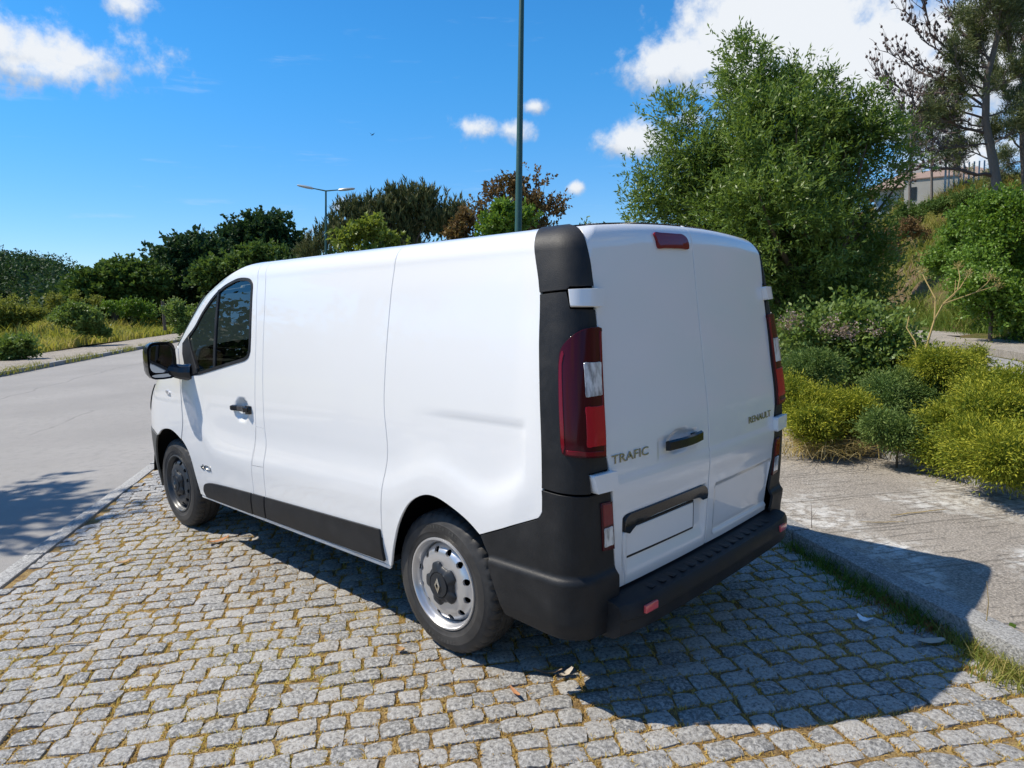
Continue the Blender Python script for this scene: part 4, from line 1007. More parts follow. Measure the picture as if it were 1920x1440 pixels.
G_JUNI = leaf_material('gold_juniper', (.045, .085, .012), (.15, .20, .020), (.55, .50, .045), .3, .6, .2)
G_JUNB = leaf_material('blue_juniper', (.035, .075, .022), (.09, .16, .04), (.24, .30, .07), .25, .6, .25)
G_BRAM = leaf_material('bramble_leaf', (.06, .105, .022), (.155, .235, .05), (.28, .34, .10), .35, .5)
G_FLOW = leaf_material('dusty_flower', (.24, .17, .15), (.36, .27, .24), (.48, .40, .36), .3, .8, .1)
G_GRASS = leaf_material('mixed_grass', (.11, .16, .025), (.24, .26, .05), (.46, .36, .14), .35, .7, .2)
G_REED = leaf_material('reed_grass', (.10, .15, .05), (.24, .29, .11), (.48, .45, .22), .35, .7, .2)
G_DRY = leaf_material('dry_grass', (.26, .20, .07), (.48, .38, .16), (.66, .55, .30), .35, .7, .2)
G_MEAD = leaf_material('meadow_grass', (.17, .23, .035), (.37, .37, .07), (.50, .38, .14), .35, .7, .2)
G_GREENG = leaf_material('green_grass', (.05, .10, .012), (.11, .18, .025), (.2, .25, .05), .35, .6, .2)
G_MOSS = leaf_material('joint_moss', (.34, .20, .06), (.56, .38, .12), (.48, .44, .10), .3, .9, .1)
G_RUST = leaf_material('rusty_bracken', (.16, .06, .025), (.28, .11, .045), (.33, .2, .08), .3, .8, .1)

r = np.random.default_rng(11)
# --- the big evergreen behind the van
TL = [(1450, 400, 190), (1330, 390, 125), (1575, 370, 120), (1450, 250, 125), (1400, 165, 62), (1395, 112, 32), (1397, 80, 14), (1480, 125, 36), (1482, 85, 16), (1470, 175, 55), (1275, 270, 64), (1258, 220, 34), (1265, 190, 14),
      (1228, 345, 58), (1205, 395, 34), (1560, 235, 92), (1635, 235, 50), (1655, 310, 48), (1600, 480, 92), (1480, 530, 125), (1640, 490, 34), (1350, 480, 110), (1540, 170, 34), (1560, 150, 18), (1500, 590, 80), (1590, 560, 50), (1310, 300, 60), (1620, 185, 20), (1560, 600, 70), (1450, 600, 70), (1630, 580, 40), (1500, 630, 50), (1600, 540, 60), (1520, 470, 90), (1400, 430, 90)]
TD = 11.6; tb = px_ground(1510, TD, .1)
Lt = lobes_at([(1465+(q[0]-1465)*.95, 370+(q[1]-370)*(.96 if q[1] < 370 else 1.), q[2]) for q in TL], TD, r, .6, .90)
Lt = np.concatenate([Lt, lobes_at([(1450, 420, 170, 1.1), (1520, 330, 130, 1.0), (1380, 330, 120, .9)], TD, r)])
lobe_plant('evergreen_tree', 'large dark green evergreen tree with narrow leaves behind the van', 'tree', tb, Lt, 16000, 13, .20, (.080, .023), G_ACAC, r, trunk=.13, up=.55, spread=.8, hollow=.22, limbn=50, tip=.62, clump=(560, .15))
# --- left tree line, far to near
G_L = 'trees beyond the meadow on the left'
def far_tree(name, label, L, dist, n, per, tw, leaf, mat, group, **k):
    base_L = L; mx = max(q[2] for q in L); low = [(q[0], q[1]+dy, q[2]) for q in L if q[2] > .6*mx for dy in (45, 95)]; nn = n; L = list(L)+[q for q in low if q[1] < 565]; n = int(n*(1+.55*(len(L)-len(base_L))/len(base_L)))
    if n > 900 and 'clump' not in k: k['clump'] = (int(n/22), .008*dist); tw = tw*.6
    Lm = lobes_at(L, dist, r, .4, .70); c = (np.array([q[0] for q in L])*np.array([q[2] for q in L])).sum()/sum(q[2] for q in L)
    return lobe_plant(name, label, 'tree', px_ground(c, dist, 0.), Lm, n, per, tw, leaf, mat, r, group=group, **k)
far_tree('oak_tree', 'tallest dark oak with a rounded dome right of the left tree line', [(490, 455, 60), (450, 450, 40), (535, 460, 34), (480, 425, 34), (430, 470, 40), (520, 430, 30), (555, 480, 22), (490, 500, 60)], 74, 3000, 11, 1.2, (.40, .27), G_OAK, G_L, trunk=.3, up=.3, spread=1., hollow=.3)
far_tree('oak_tree', 'dark tree with a ragged top between the oak dome and the lower trees', [(350, 480, 42), (300, 490, 34), (390, 490, 44), (365, 450, 22), (340, 520, 60), (420, 520, 50), (400, 465, 22), (290, 520, 34)], 68, 3000, 11, 1.0, (.37, .25), G_OAK, G_L, trunk=.28, up=.3, spread=1., hollow=.3)
far_tree('broadleaf_tree', 'mid green lower tree at the left end of the tree line', [(205, 528, 34), (165, 540, 24), (240, 522, 34), (225, 545, 40), (275, 530, 34), (190, 550, 30), (150, 552, 20)], 64, 2500, 11, .9, (.35, .24), G_OAKL, G_L, trunk=.22, up=.3, spread=1., hollow=.3)
far_tree('broadleaf_tree', 'olive green tree in front of the oak dome above the van bonnet', [(500, 490, 34), (450, 500, 36), (530, 500, 28), (410, 520, 36), (480, 520, 40)], 60, 2200, 11, .85, (.33, .22), G_OAKL, G_L, trunk=.2, up=.3, spread=1., hollow=.3)
# --- stone pine, light trees and browning tree behind the roof
G_M = 'trees behind the van roof'
far_tree('pine_tree', 'broad rounded pine with upright brown candles behind the van roof', [(740, 440, 90), (690, 410, 45), (740, 392, 46), (790, 400, 50), (830, 420, 44), (640, 440, 44), (600, 465, 34), (850, 400, 26), (660, 400, 24), (575, 480, 20), (760, 375, 28), (800, 372, 22)], 46, 6400, 9, .50, (.36, .075), G_PINE, G_M, trunk=.3, up=3., spread=.32, hollow=.3, tip=.4, tipv=.55)
far_tree('young_tree', 'light yellow green young tree in front of the rounded pine', [(690, 455, 42), (650, 465, 26), (720, 450, 28), (690, 425, 20), (660, 440, 18), (740, 470, 20), (700, 490, 40)], 38, 800, 10, .5, (.26, .16), G_LIME, G_M, trunk=.1, up=.9, spread=.9, hollow=.3)
far_tree('browning_tree', 'browning tree with thin twiggy top behind the tall lamp post', [(975, 390, 48), (960, 350, 26), (1000, 345, 28), (1010, 390, 40), (930, 370, 30), (915, 400, 22), (1035, 385, 22), (1000, 325, 12), (1040, 410, 20), (985, 410, 40)], 36, 1150, 9, .55, (.17, .10), G_BROWN, G_M, trunk=.14, up=.9, spread=.9, hollow=.2, limbn=34)
far_tree('browning_tree', 'small brown leaved tree at the right end of the rounded pine', [(865, 420, 22), (875, 405, 16), (855, 440, 22), (890, 425, 14)], 37, 300, 9, .45, (.18, .11), G_BROWN, G_M, trunk=.08, up=.6, spread=.9, hollow=.2)
far_tree('young_tree', 'bright green sapling at the foot of the browning tree', [(930, 415, 30), (955, 400, 22), (915, 400, 16), (985, 415, 20), (945, 390, 14), (940, 440, 34)], 33, 620, 10, .42, (.2, .12), G_LIME if False else G_BUSH, G_M, trunk=.07, up=1.1, spread=.8, hollow=.3)
far_tree('distant_tree', 'few pale green twigs showing above the rear edge of the roof', [(1105, 432, 16), (1090, 440, 12), (1125, 440, 12)], 60, 60, 6, .6, (.3, .16), G_OAKL, G_M, trunk=.08, up=.6, spread=.9, hollow=.2, limbn=6)

# roadside tree just outside the picture: its shade lies on the road at the left edge
tp_ = np.array(AB(8.2, 13.2, .1))+np.array([-2.9, 1.3, 0]); lb = np.array([(*(tp_+np.array(q)), rr_, .9) for q, rr_ in (((0, 0, 6), 2.0), ((-1.5, -.8, 5.6), 1.2), ((-2.0, -1.9, 6.2), .9), ((1, .8, 6.8), 1.3), ((-.6, .9, 7.2), 1.2), ((-1.2, -1.6, 7.0), .9))])
lobe_plant('roadside_tree', 'leafy roadside tree just left of the picture that shades the road', 'tree', tp_, lb, 2600, 10, .4, (.17, .11), G_OAKL, r, trunk=.14, hollow=.2, clump=(90, .4))
# --- wooded hill far left
mb = MB(); n = 36; hp_ = []
for i in range(n+1):
    px = -320+i*16.; row = []
    for j in range(9):
        t = j/8; d = 230+150*t; ptop = np.interp(px, [-320, -60, 60, 110, 150, 190, 260], [462, 482, 490, 496, 522, 545, 580]); z = (580-ptop)/FPX*330*math.sin(t*math.pi/2)**.8
        p = px_ground(px, d); row.append((p[0], p[1], z-3))
    hp_.append(row)
hill = MB().grid(np.array(hp_)).obj('wooded_hill', MAT_EARTH, smooth=True); tag(hill, kind='structure')
HP2 = np.array(hp_).reshape(-1, 3); k = r.integers(0, len(HP2), 900); cc = HP2[k]+r.normal(0, 3.5, (900, 3))*np.array([1, 1, .25]); szz = r.uniform(2.6, 5.2, 900)
C = np.repeat(cc, 90, 0)+unit(r.normal(size=(900*90, 3)))*(r.random(900*90)**.5*np.repeat(szz, 90))[:, None]*np.array([.6, .6, 1.1])+np.array([0, 0, 4.])
# the same wood closes the view to the left, beyond the picture
az = r.uniform(math.radians(-3), math.radians(62), 420); dd = r.uniform(42, 60, 420); c2 = np.stack([CAM[0]+np.cos(az)*dd, CAM[1]+np.sin(az)*dd, r.uniform(1., 8.5, 420)], 1)
C = np.concatenate([C, np.repeat(c2, 60, 0)+r.normal(0, 1.5, (420*60, 3))]); 
pxs = r.uniform(90, 1180, 1700); dd = np.where(pxs < 560, r.uniform(66, 80, 1700), r.uniform(50, 62, 1700)); c3 = np.array([px_ground(a_, b_) for a_, b_ in zip(pxs, dd)]); c3[:, 2] = r.uniform(.05, 1., 1700)*np.where(pxs < 560, 3.6, 4.6)
C = np.concatenate([C, np.repeat(c3, 40, 0)+r.normal(0, .8, (1700*40, 3))]); ex = np.concatenate([np.full(900*90, .62), np.full(420*60, .38), np.full(1700*40, .24)])
forest = leaf_obj('forest', C, unit(r.normal(size=C.shape)+np.array([0, 0, .4])), r.uniform(1.2, 2.2, len(C))*ex, r.uniform(.7, 1.3, len(C))*ex, G_OAK, None, r, .9*r.random(len(C)))
tag(forest, 'dark wood covering the far hill at the left edge', 'forest', kind='stuff')

# --- meadow on the left: raised rough ground, long grass, bushes
def meadow_z(a, b): return .12+.35*ss((b-15)/6)+1.05*ss((b-18)/26)+.12*np.sin(a*.31)*np.sin(b*.4)
A_, B_ = np.meshgrid(np.linspace(2, 130, 65), np.linspace(14.6, 90, 40), indexing='ij')
tag(MB().grid(ABv(A_, B_, meadow_z(A_, B_))).obj('meadow', MAT_EARTH, smooth=True), kind='structure')
n = 44000; a = 12+118*r.random(n)**1.6; b = 14.7+40*r.random(n)**1.5
P = ABv(a, b, meadow_z(a, b)); patch = (np.sin(a*.6+1)+np.sin(b*.9+a*.2)+np.sin(a*.23-b*.5))/6+.5
hh = r.uniform(.35, .85, n)*(1+.5*(b > 18))
blade = blade_obj('meadow_grass', P, hh, r.uniform(.2, .9, n), .035+.0012*np.hypot(a, b), G_MEAD, None, r, np.clip(patch*.75+r.normal(.1, .2, n), 0, 1), 2)
tag(blade, 'long yellow green meadow grass beyond the far pavement', 'grass', kind='stuff')
G_MB = 'bushes on the meadow at left'
for lab, L, dist, m_, n_ in (('dark bramble mound in the middle of the left meadow', [(150, 588, 19), (122, 586, 14), (178, 598, 14), (142, 575, 12), (165, 606, 13), (192, 610, 9)], 40, G_BRAM, 1000),
                        ('low olive bush at the left edge above the grass', [(30, 585, 14), (62, 578, 13), (0, 580, 15), (-20, 588, 16)], 48, G_LIMEB, 1000),
                        ('broad yellow green thicket left of the wooden fence post', [(235, 568, 12), (275, 572, 12), (205, 566, 10), (258, 564, 10)], 56, G_BUSH, 600),
                        ('bush right of the wooden fence post by the van mirror', [(335, 582, 20), (360, 592, 20), (345, 604, 18), (322, 572, 12), (375, 610, 18)], 41, G_BRAM, 700),
                        ('pale ragged bush behind the bramble mound', [(60, 558, 8), (100, 560, 10), (140, 556, 9), (180, 562, 8), (20, 562, 9)], 60, G_LIMEB, 600),
                        ('small blue green bush low at the left edge by the pavement', [(30, 645, 13), (52, 650, 10), (10, 650, 10)], 31, G_BRAM, 420)):
    c = np.mean([q[0] for q in L]); lobe_plant('meadow_bush', lab, 'bush', px_ground(c, dist, .2), lobes_at(frag([(q[0], q[1]+6, q[2]*1.15) for q in L]+[(q[0], q[1]+18, q[2]) for q in L], 5, .42, .6, r, dist), dist, r, .6), int(n_*1.2), 10, .30, (.13, .08), m_, r, group=G_MB, trunk=.012, up=.7, spread=.9, hollow=.25, limbn=8, crown='foliage', stem='stem', clump=(int(n_/14), .22))
# weeds along the far kerb
n = 2600; a = 15+24*r.random(n); b = 11.55+r.normal(.12, .14, n); P = ABv(a, b, .03); dn = (np.sin(a*1.3)+np.sin(a*2.9+1)) > -.35
wd = blade_obj('kerb_weeds', P[dn], r.uniform(.08, .34, n)[dn], r.uniform(.3, 1., n)[dn], .022, G_GRASS, None, r, None, 2); tag(wd, 'yellow green weeds growing along the far kerb', 'weeds', kind='stuff')

# --- bank on the right with scrub
BF = np.array([14.4, -17.3]); BD = np.array([.911, -.412]); BN = np.array([-.412, -.911])
def bank_pt(l, t):
    l, t = np.broadcast_arrays(np.asarray(l, float), np.asarray(t, float)); q = BF+l[..., None]*BD+t[..., None]*BN
    z = np.interp(t, [-1, 0, 1.5, 5, 8, 12, 40], [-.05, .05, 1.0, 4.4, 6.2, 6.8, 7.6])
    z = z*(1+.012*np.clip(l-8, 0, 40))+.22*np.sin(l*1.1+t)+.18*np.sin(l*2.3-t*1.7)*np.clip(t, 0, 1)
    return ABv(q[..., 0], q[..., 1], z)
l_, t_ = np.meshgrid(np.linspace(-70, 70, 141), np.concatenate([np.linspace(-1, 12, 27), [16, 22, 30, 40]]), indexing='ij')
def b_bank(t, b):
    P = worldpos(t); n1 = t.noise(P, .55, 5, .6); f = t.noise(P, 14, 5, .7)
    c = t.ramp(n1, [(.36, (.08, .11, .02)), (.47, (.14, .13, .04)), (.58, (.20, .13, .075)), (.7, (.24, .19, .15))]); c = t.mix(t.math('MULTIPLY', t.smooth(f, .45, .65), .6), c, (.09, .07, .045)); t.put(b.inputs['Base Color'], c); bump(t, b, f, .12, 1.)
tag(MB().grid(bank_pt(l_, t_)).obj('bank', material('bank_soil', rough=.95, spec=.1, build=b_bank), smooth=True), kind='structure')
n = 46000; l = -4+52*r.random(n)**1.25; t = 11*r.random(n); q = (np.sin(l*1.3+.5)+np.sin(t*1.1+l*.6)+np.sin(l*.5-t*.8))/6+.5
keep = r.random(n) < np.where((np.abs(l-14) < 6.0) & (np.abs(t-2.6) < 1.6), .15, 1); P = bank_pt(l, t)
v = np.clip(.02+.72*q*np.clip(t/4, .2, 1)+r.normal(0, .18, n), 0, 1)
o = blade_obj('bank_grass', P[keep], r.uniform(.2, .85, n)[keep]*(1+.8*q[keep]), r.uniform(.3, 1.2, n)[keep], .04, G_GRASS, None, r, v[keep], 2); tag(o, 'green and straw coloured grass over the bank', 'grass', kind='stuff')
n = 5200; l = r.uniform(4, 48, n); t = r.normal(8.4, .9, n); P = bank_pt(l, t); o = blade_obj('bank_bracken', P, r.uniform(.2, .7, n), r.uniform(.4, 1.2, n), .06, G_RUST, None, r, None, 2); tag(o, 'rusty red dry bracken along the top of the bank', 'bracken', kind='stuff')
G_B = 'shrubs on the bank at right'
for nm, lab, L, dist, n_, mt in (('bank_shrub', 'tall bright green shrub at the right edge below the pine', [(1870, 450, 60), (1830, 420, 40), (1900, 400, 50), (1900, 480, 60), (1850, 400, 36)], 27, 1500, G_BUSH),
        ('bank_shrub', 'rounded green shrub low on the bank at the right edge', [(1880, 560, 55), (1830, 560, 40), (1850, 520, 48), (1910, 590, 40), (1815, 520, 26)], 25, 1500, G_BUSH),
        ('bank_shrub', 'small olive bush at the bank top beside the big evergreen', [(1700, 388, 16), (1688, 398, 14), (1712, 398, 13), (1700, 408, 16), (1684, 412, 14), (1715, 414, 12)], 48, 260, G_OAKL),
        ('bank_shrub', 'rough green scrub in front of the house on the bank crest', [(1760, 385, 15), (1790, 378, 15), (1815, 368, 14), (1735, 392, 13), (1775, 400, 14), (1805, 392, 16), (1830, 380, 16)], 47, 700, G_OAKL),
        ('bank_shrub', 'brown green scrub on the bank slope beside the big evergreen', [(1680, 440, 18), (1655, 455, 16), (1700, 425, 16), (1720, 440, 14), (1670, 470, 14)], 40, 500, G_BROWN),
        ('bank_shrub', 'low green shrub between the bank grass and the tall shrub', [(1790, 470, 30), (1770, 500, 24), (1800, 440, 24)], 29, 600, G_BUSH)):
    c = np.mean([q[0] for q in L]); lobe_plant(nm, lab, 'shrub', at_px(c, max(q[1]+q[2]*.9 for q in L), dist), lobes_at(frag(L, 6, .42, .85, r, dist), dist, r, .5, .85), int(n_*1.5), 11, .30, (.10, .065), mt, r, group=G_B, trunk=.05, up=.4, spread=1., hollow=.2, limbn=10, crown='foliage', stem='stem', clump=(int(n_/12), .22))
n = 5200; l = r.uniform(-8, 34, n); P = bank_pt(l, r.uniform(-.4, .8, n)); o = blade_obj('bank_foot_grass', P, r.uniform(.2, .7, n), r.uniform(.2, .9, n), .03, G_GREENG, None, r, None, 2); tag(o, 'tall green grass along the foot of the bank', 'grass', kind='stuff')

# --- pines on the bank top
G_PINEN = leaf_material('near_pine_needle', (.05, .075, .03), (.12, .15, .055), (.24, .25, .11), .2, .6, .2)
def pine(name, label, dist, trunk_px, branches, rad, needles, cones, r, group):
    """trunk and branches given as image polylines, each branch carried forward or back in depth"""
    z0 = at_px(*trunk_px[0], dist); root = tag(empty(name, tuple(z0)), label, 'tree', group); b = z0
    tp = [at_px(*q, dist)-b for q in trunk_px]; m = MB(); m.tube([tuple(tp[0]-np.array([0, 0, 2.2]))]+[tuple(q) for q in tp], [rad*1.15]+list(np.linspace(rad, rad*.35, len(tp))), 9); m.obj('trunk', MAT_BARKG, root, smooth=True, sharp=60)
    NC, ND, NV = [], [], []; CC = []
    for pl, r0, bare, dep in branches:
        pts = [at_px(*q, dist+dep*i/(len(pl)-1))-b for i, q in enumerate(pl)]
        m = MB(); fine = []
        for i in range(len(pts)-1):
            for q in np.linspace(0, 1, 5)[:-1]: fine.append(pts[i]*(1-q)+pts[i+1]*q)
        fine.append(pts[-1]); fine = [f+r.normal(0, .03, 3) for f in fine]
        m.tube([tuple(f) for f in fine], list(np.linspace(r0, r0*.25, len(fine))), 6)
        for f_i in range(2, len(fine)):
            for _ in range(3):
                d = unit(fine[min(f_i+1, len(fine)-1)]-fine[f_i-1]+r.normal(0, .12, 3)*4*r.random()+np.array([0, 0, .12])); L_ = r.uniform(.35, 1.0); s0 = fine[f_i]; mid = s0+d*L_*.5+r.normal(0, .06, 3); e = s0+d*L_+np.array([0, 0, .22])
                m.tube([tuple(s0), tuple(mid), tuple(e)], [r0*.3+.006, .012, .006], 5, False)
                for _k in range(3):
                    s1 = mid*(1-.4*_k)+e*.4*_k if _k < 2 else e; e2 = s1+unit(d+r.normal(0, .6, 3)+np.array([0, 0, .5]))*r.uniform(.2, .45); m.tube([tuple(s1), tuple(e2)], [.009, .005], 4, False)
                    if not bare:
                        k = 44; NC.append(np.tile(e2, (k, 1))+r.normal(0, .10, (k, 3))); ND.append(unit(e2-s1+r.normal(0, .10, (k, 3)))+r.normal(0, .45, (k, 3)))
                    elif r.random() < cones: CC.append((s1+e2)/2)
        m.obj('branch', MAT_TWIG if bare else MAT_BARKG, root, smooth=True, sharp=60)
    if NC:
        C = np.concatenate(NC); leaf_obj('needles', C, np.concatenate(ND), r.uniform(.16, .30, len(C))*dist/40, .030, G_PINEN, root, r, None, .4)
    cm = []
    for c in CC:
        mbx = MB(); mbx.lathe([(.004, -.07), (.045, -.045), (.058, 0), (.04, .045), (.005, .08)], 7, 'z', tuple(c)); o = mbx.obj('cone', MAT_TWIG, root)
    return root
G_P = 'pines on the bank top at right'
pine('pine_tree', 'tall pine with bare cone studded branches leaning out at the upper right', 40, [(1872, 365), (1862, 300), (1848, 230), (1850, 150), (1870, 70), (1890, -20)],
     [([(1862, 330), (1800, 318), (1730, 312), (1690, 325)], .09, True, -2.5), ([(1855, 270), (1790, 275), (1730, 285)], .05, True, -2.0), ([(1850, 250), (1790, 235), (1720, 195), (1670, 150)], .07, True, -2.2), ([(1848, 200), (1780, 160), (1715, 130), (1665, 100)], .06, True, 1.2),
      ([(1850, 150), (1790, 105), (1745, 60), (1735, 10)], .06, True, -1.4), ([(1855, 110), (1800, 60), (1770, 5)], .05, True, 1.5), ([(1848, 220), (1770, 200), (1700, 215), (1655, 150)], .05, True, -3.), ([(1852, 170), (1760, 140), (1700, 105)], .045, True, -.5), ([(1852, 130), (1780, 110), (1730, 75), (1700, 20)], .05, True, .6), ([(1850, 180), (1760, 175), (1690, 170), (1650, 135)], .05, True, 1.6), ([(1850, 240), (1775, 250), (1705, 230)], .04, True, 2.),
      ([(1848, 240), (1800, 225), (1760, 230)], .05, False, -1.2), ([(1848, 190), (1810, 150), (1790, 110)], .05, False, -1.), ([(1855, 130), (1820, 90), (1810, 40)], .05, False, 1.), ([(1862, 100), (1880, 50), (1850, 10)], .05, False, -1.), ([(1870, 70), (1900, 40), (1930, 20)], .05, False, .8), ([(1850, 180), (1890, 150), (1925, 140)], .05, False, -1.), ([(1850, 220), (1895, 205), (1930, 200)], .05, False, 1.), ([(1858, 270), (1900, 250), (1935, 245)], .05, False, -1.2), ([(1850, 205), (1815, 195), (1775, 170)], .05, False, .6), ([(1860, 120), (1830, 60), (1860, -10)], .05, False, -.5), ([(1850, 170), (1830, 120), (1840, 70)], .05, False, 1.), ([(1862, 300), (1820, 285), (1790, 300)], .04, False, 1.5), ([(1880, 40), (1900, -10), (1880, -50)], .05, False, .4)], .22, True, .55, r, G_P)
pine('pine_tree', 'second pine cut off by the right edge of the picture', 43, [(1925, 380), (1918, 280), (1915, 180), (1925, 60), (1930, -60)],
     [([(1918, 280), (1890, 255), (1865, 262)], .05, False, -1.), ([(1916, 210), (1885, 180), (1870, 150)], .05, False, 1.), ([(1918, 130), (1890, 95), (1880, 50)], .05, False, -1.), ([(1922, 80), (1895, 40), (1900, 0)], .05, False, 1.), ([(1920, 250), (1950, 220), (1980, 200)], .05, False, 0.), ([(1918, 300), (1890, 310), (1870, 330)], .04, False, 1.), ([(1920, 160), (1900, 120), (1915, 70)], .05, False, .5)], .16, True, .5, r, G_P)
pine('dead_pine', 'slim bare brown pine beside the big evergreen, left of the leaning pine', 52, [(1706, 385), (1706, 330), (1708, 270), (1710, 200), (1712, 165)],
     [([(1708, 290), (1690, 270), (1678, 245)], .03, True, -.8), ([(1708, 260), (1725, 240), (1738, 215)], .03, True, .8), ([(1710, 230), (1695, 205), (1690, 180)], .03, True, .5), ([(1710, 210), (1722, 185), (1728, 160)], .03, True, -.5), ([(1708, 310), (1728, 295), (1745, 275)], .03, True, .5), ([(1711, 190), (1706, 165), (1712, 140)], .02, True, 0)], .10, True, .1, r, G_P)
pine('pine_tree', 'small feathery pine showing between the dead pine and the house', 56, [(1747, 370), (1747, 320), (1748, 260), (1750, 220)],
     [([(1748, 310), (1765, 295), (1778, 300)], .03, False, -.5), ([(1748, 290), (1732, 275), (1722, 280)], .03, False, .5), ([(1749, 260), (1764, 245), (1775, 250)], .03, False, .4), ([(1749, 250), (1736, 235), (1728, 240)], .03, False, -.4), ([(1750, 230), (1752, 210), (1750, 195)], .03, False, 0)], .09, True, .2, r, G_P)

# --- garden bed behind the van: junipers, brambles, long grass
G_J = 'spreading junipers in the garden bed'
def juniper(label, L, dist, n_, mt, base_px):
    return lobe_plant('juniper_shrub', label, 'shrub', (*px_ground(base_px, dist)[:2], .1), lobes_at(frag(L, 10, .32, .42, r, dist), dist, r, .5, .98), int(n_*1.35), 16, .14, (.034, .0085), mt, r, group=G_J, trunk=.010, up=.12, spread=.45, hollow=.5, limbn=12, clump=(int(n_/30), .04), crown='foliage', stem='stem', tipv=.5)
juniper('golden juniper at the right edge behind the pale kerb', [(1860, 790, 62, .0, .7), (1800, 830, 50, .2, .6), (1900, 830, 60, -.3, .7), (1840, 850, 46, -.5, .5), (1910, 740, 46, .5, .6), (1850, 740, 40, .7, .5), (1770, 800, 34, .3, .6), (1900, 870, 36, -.7, .5)], 6.9, 8000, G_JUNI, 1850)
juniper('golden juniper sprays beside the right tail lamp', [(1490, 752, 40, 0, .6), (1545, 765, 42, .1, .55), (1600, 772, 34, .1, .5), (1520, 792, 34, -.3, .5)], 7.6, 4200, G_JUNI, 1560)
juniper('bluish green juniper just behind the van by the upper tail lamp', [(1500, 700, 38, 0, .7), (1540, 690, 34, .2, .7), (1480, 720, 34, .1, .7)], 8.2, 1800, G_JUNB, 1505)
juniper('yellow green juniper behind the long grass clump', [(1765, 700, 34, 0, .5), (1735, 690, 26, .3, .5), (1800, 690, 22, .2, .4), (1830, 672, 16, .6, .35)], 8.4, 2400, G_JUNI, 1740)
juniper('dark green juniper behind the long grass clump', [(1650, 742, 30, .2, .5), (1700, 735, 34, .3, .5), (1740, 755, 26, .3, .5), (1680, 770, 26, .0, .5)], 8.0, 2600, G_JUNB, 1690)
juniper('low green juniper at the foot of the long grass near the pale kerb', [(1640, 800, 18, .0, .5), (1690, 812, 18, .0, .5), (1740, 822, 18, .0, .5)], 7.1, 1100, G_JUNB, 1690)
br = lobe_plant('bramble_bush', 'bramble with dusty pink flower heads below the big evergreen', 'bush', (*px_ground(1600, 9.4)[:2], .1), lobes_at([(1500, 635, 40), (1560, 640, 44), (1610, 650, 44), (1660, 640, 40), (1690, 665, 34), (1620, 690, 40), (1530, 670, 40), (1590, 600, 30)], 9.4, r, .5), 1500, 9, .26, (.060, .036), G_BRAM, r, trunk=.02, up=.5, spread=.9, hollow=.35, limbn=20, crown='foliage', stem='stem')
C, lv, v, c, k = twig_leaves(lobes_at([(1490, 610, 22), (1560, 618, 20), (1590, 625, 16), (1475, 605, 14), (1640, 620, 12)], 9.1, r, .4), 130, 8, .06, (.02, .02), r)
leaf_obj('flower_heads', C-np.array(br.location), lv, .026, .020, G_FLOW, br, r)
def grass_clump(name, label, pts, n, h, wd, mat, lean=(.4, 1.1), kind='stuff', sp=.09, cat='grass', seg=4):
    C = []
    for px, py, z in pts: C.append(np.tile(px_on(px, py, z), (n, 1))+r.normal(0, 1, (n, 3))*np.array([sp, sp, 0]))
    C = np.concatenate(C); o = blade_obj(name, C, r.uniform(*h, len(C)), r.uniform(*lean, len(C)), wd, mat, None, r, None, seg); tag(o, label, cat, kind=kind); return o
rp = [(1615+150*r.random(), 735+105*r.random(), .12) for _ in range(80)]
rp = [(x, min(y, 800+(x-1480)*.27), z) for x, y, z in rp]
grass_clump('long_grass', 'pale arching long grass spilling out between the junipers', rp, 62, (.28, .66), .013, G_REED, (.5, 1.3), sp=.14)
rp = [(1500+250*r.random(), 812+(k_ % 5)*9+.12*k_, .13) for k_ in range(46)]
grass_clump('flattened_hay', 'straw coloured flattened dry grass over the pavement edge', rp, 44, (.18, .48), .009, G_DRY, (1.2, 2.4), sp=.13)
rp = [(1590+170*r.random(), 806+.16*k_+22*r.random(), .12) for k_ in range(60)]
grass_clump('front_grass', 'pale green grass blades leaning over the garden kerb', rp, 40, (.18, .45), .011, G_REED, (.6, 1.5), sp=.10)
rp = [(1470+150*r.random(), 735+75*r.random(), .12) for _ in range(20)]
grass_clump('bed_grass', 'thin green grass tufts close behind the right rear hinge', rp, 40, (.2, .5), .008, G_GREENG, (.3, .9), sp=.1)
rp = [(1600+180*r.random(), 705+70*r.random(), .12) for _ in range(40)]
grass_clump('reed_grass', 'grey green reedy grass in front of the right golden juniper', rp, 50, (.35, .85), .010, G_REED, (.25, .9), sp=.12)
# dry fennel stalks
m = MB(); fd = 8.8
def fp(px, py, d=0): return tuple(at_px(px, py, fd+d))
G_ST = [([(1728, 680), (1740, 640), (1752, 600), (1768, 570)], .016), ([(1752, 600), (1754, 560), (1735, 525), (1728, 510)], .009), ([(1768, 570), (1800, 540), (1815, 515)], .008), ([(1768, 570), (1830, 548), (1870, 535)], .008), ([(1795, 545), (1800, 520), (1796, 500)], .006), ([(1768, 572), (1790, 552), (1792, 525)], .006), ([(1722, 680), (1716, 640), (1700, 615), (1706, 585)], .009), ([(1830, 548), (1850, 532), (1858, 520)], .005), ([(1745, 655), (1775, 672), (1790, 690)], .007), ([(1735, 660), (1755, 690), (1770, 705)], .007)]
M_STRAW = material('straw_stalk', (.34, .25, .10), rough=.8, spec=.2)
stk = tag(empty('fennel_plant', tuple(px_ground(1728, fd, .1))), 'dry branching fennel stalks standing above the junipers at right', 'plant'); b0 = Vector(stk.location)
for pl, rd_ in G_ST:
    m = MB(); m.tube([Vector(fp(*q, .1*i))-b0 for i, q in enumerate(pl)], list(np.linspace(rd_, rd_*.5, len(pl))), 6); m.obj('stalk', M_STRAW, stk, smooth=True)
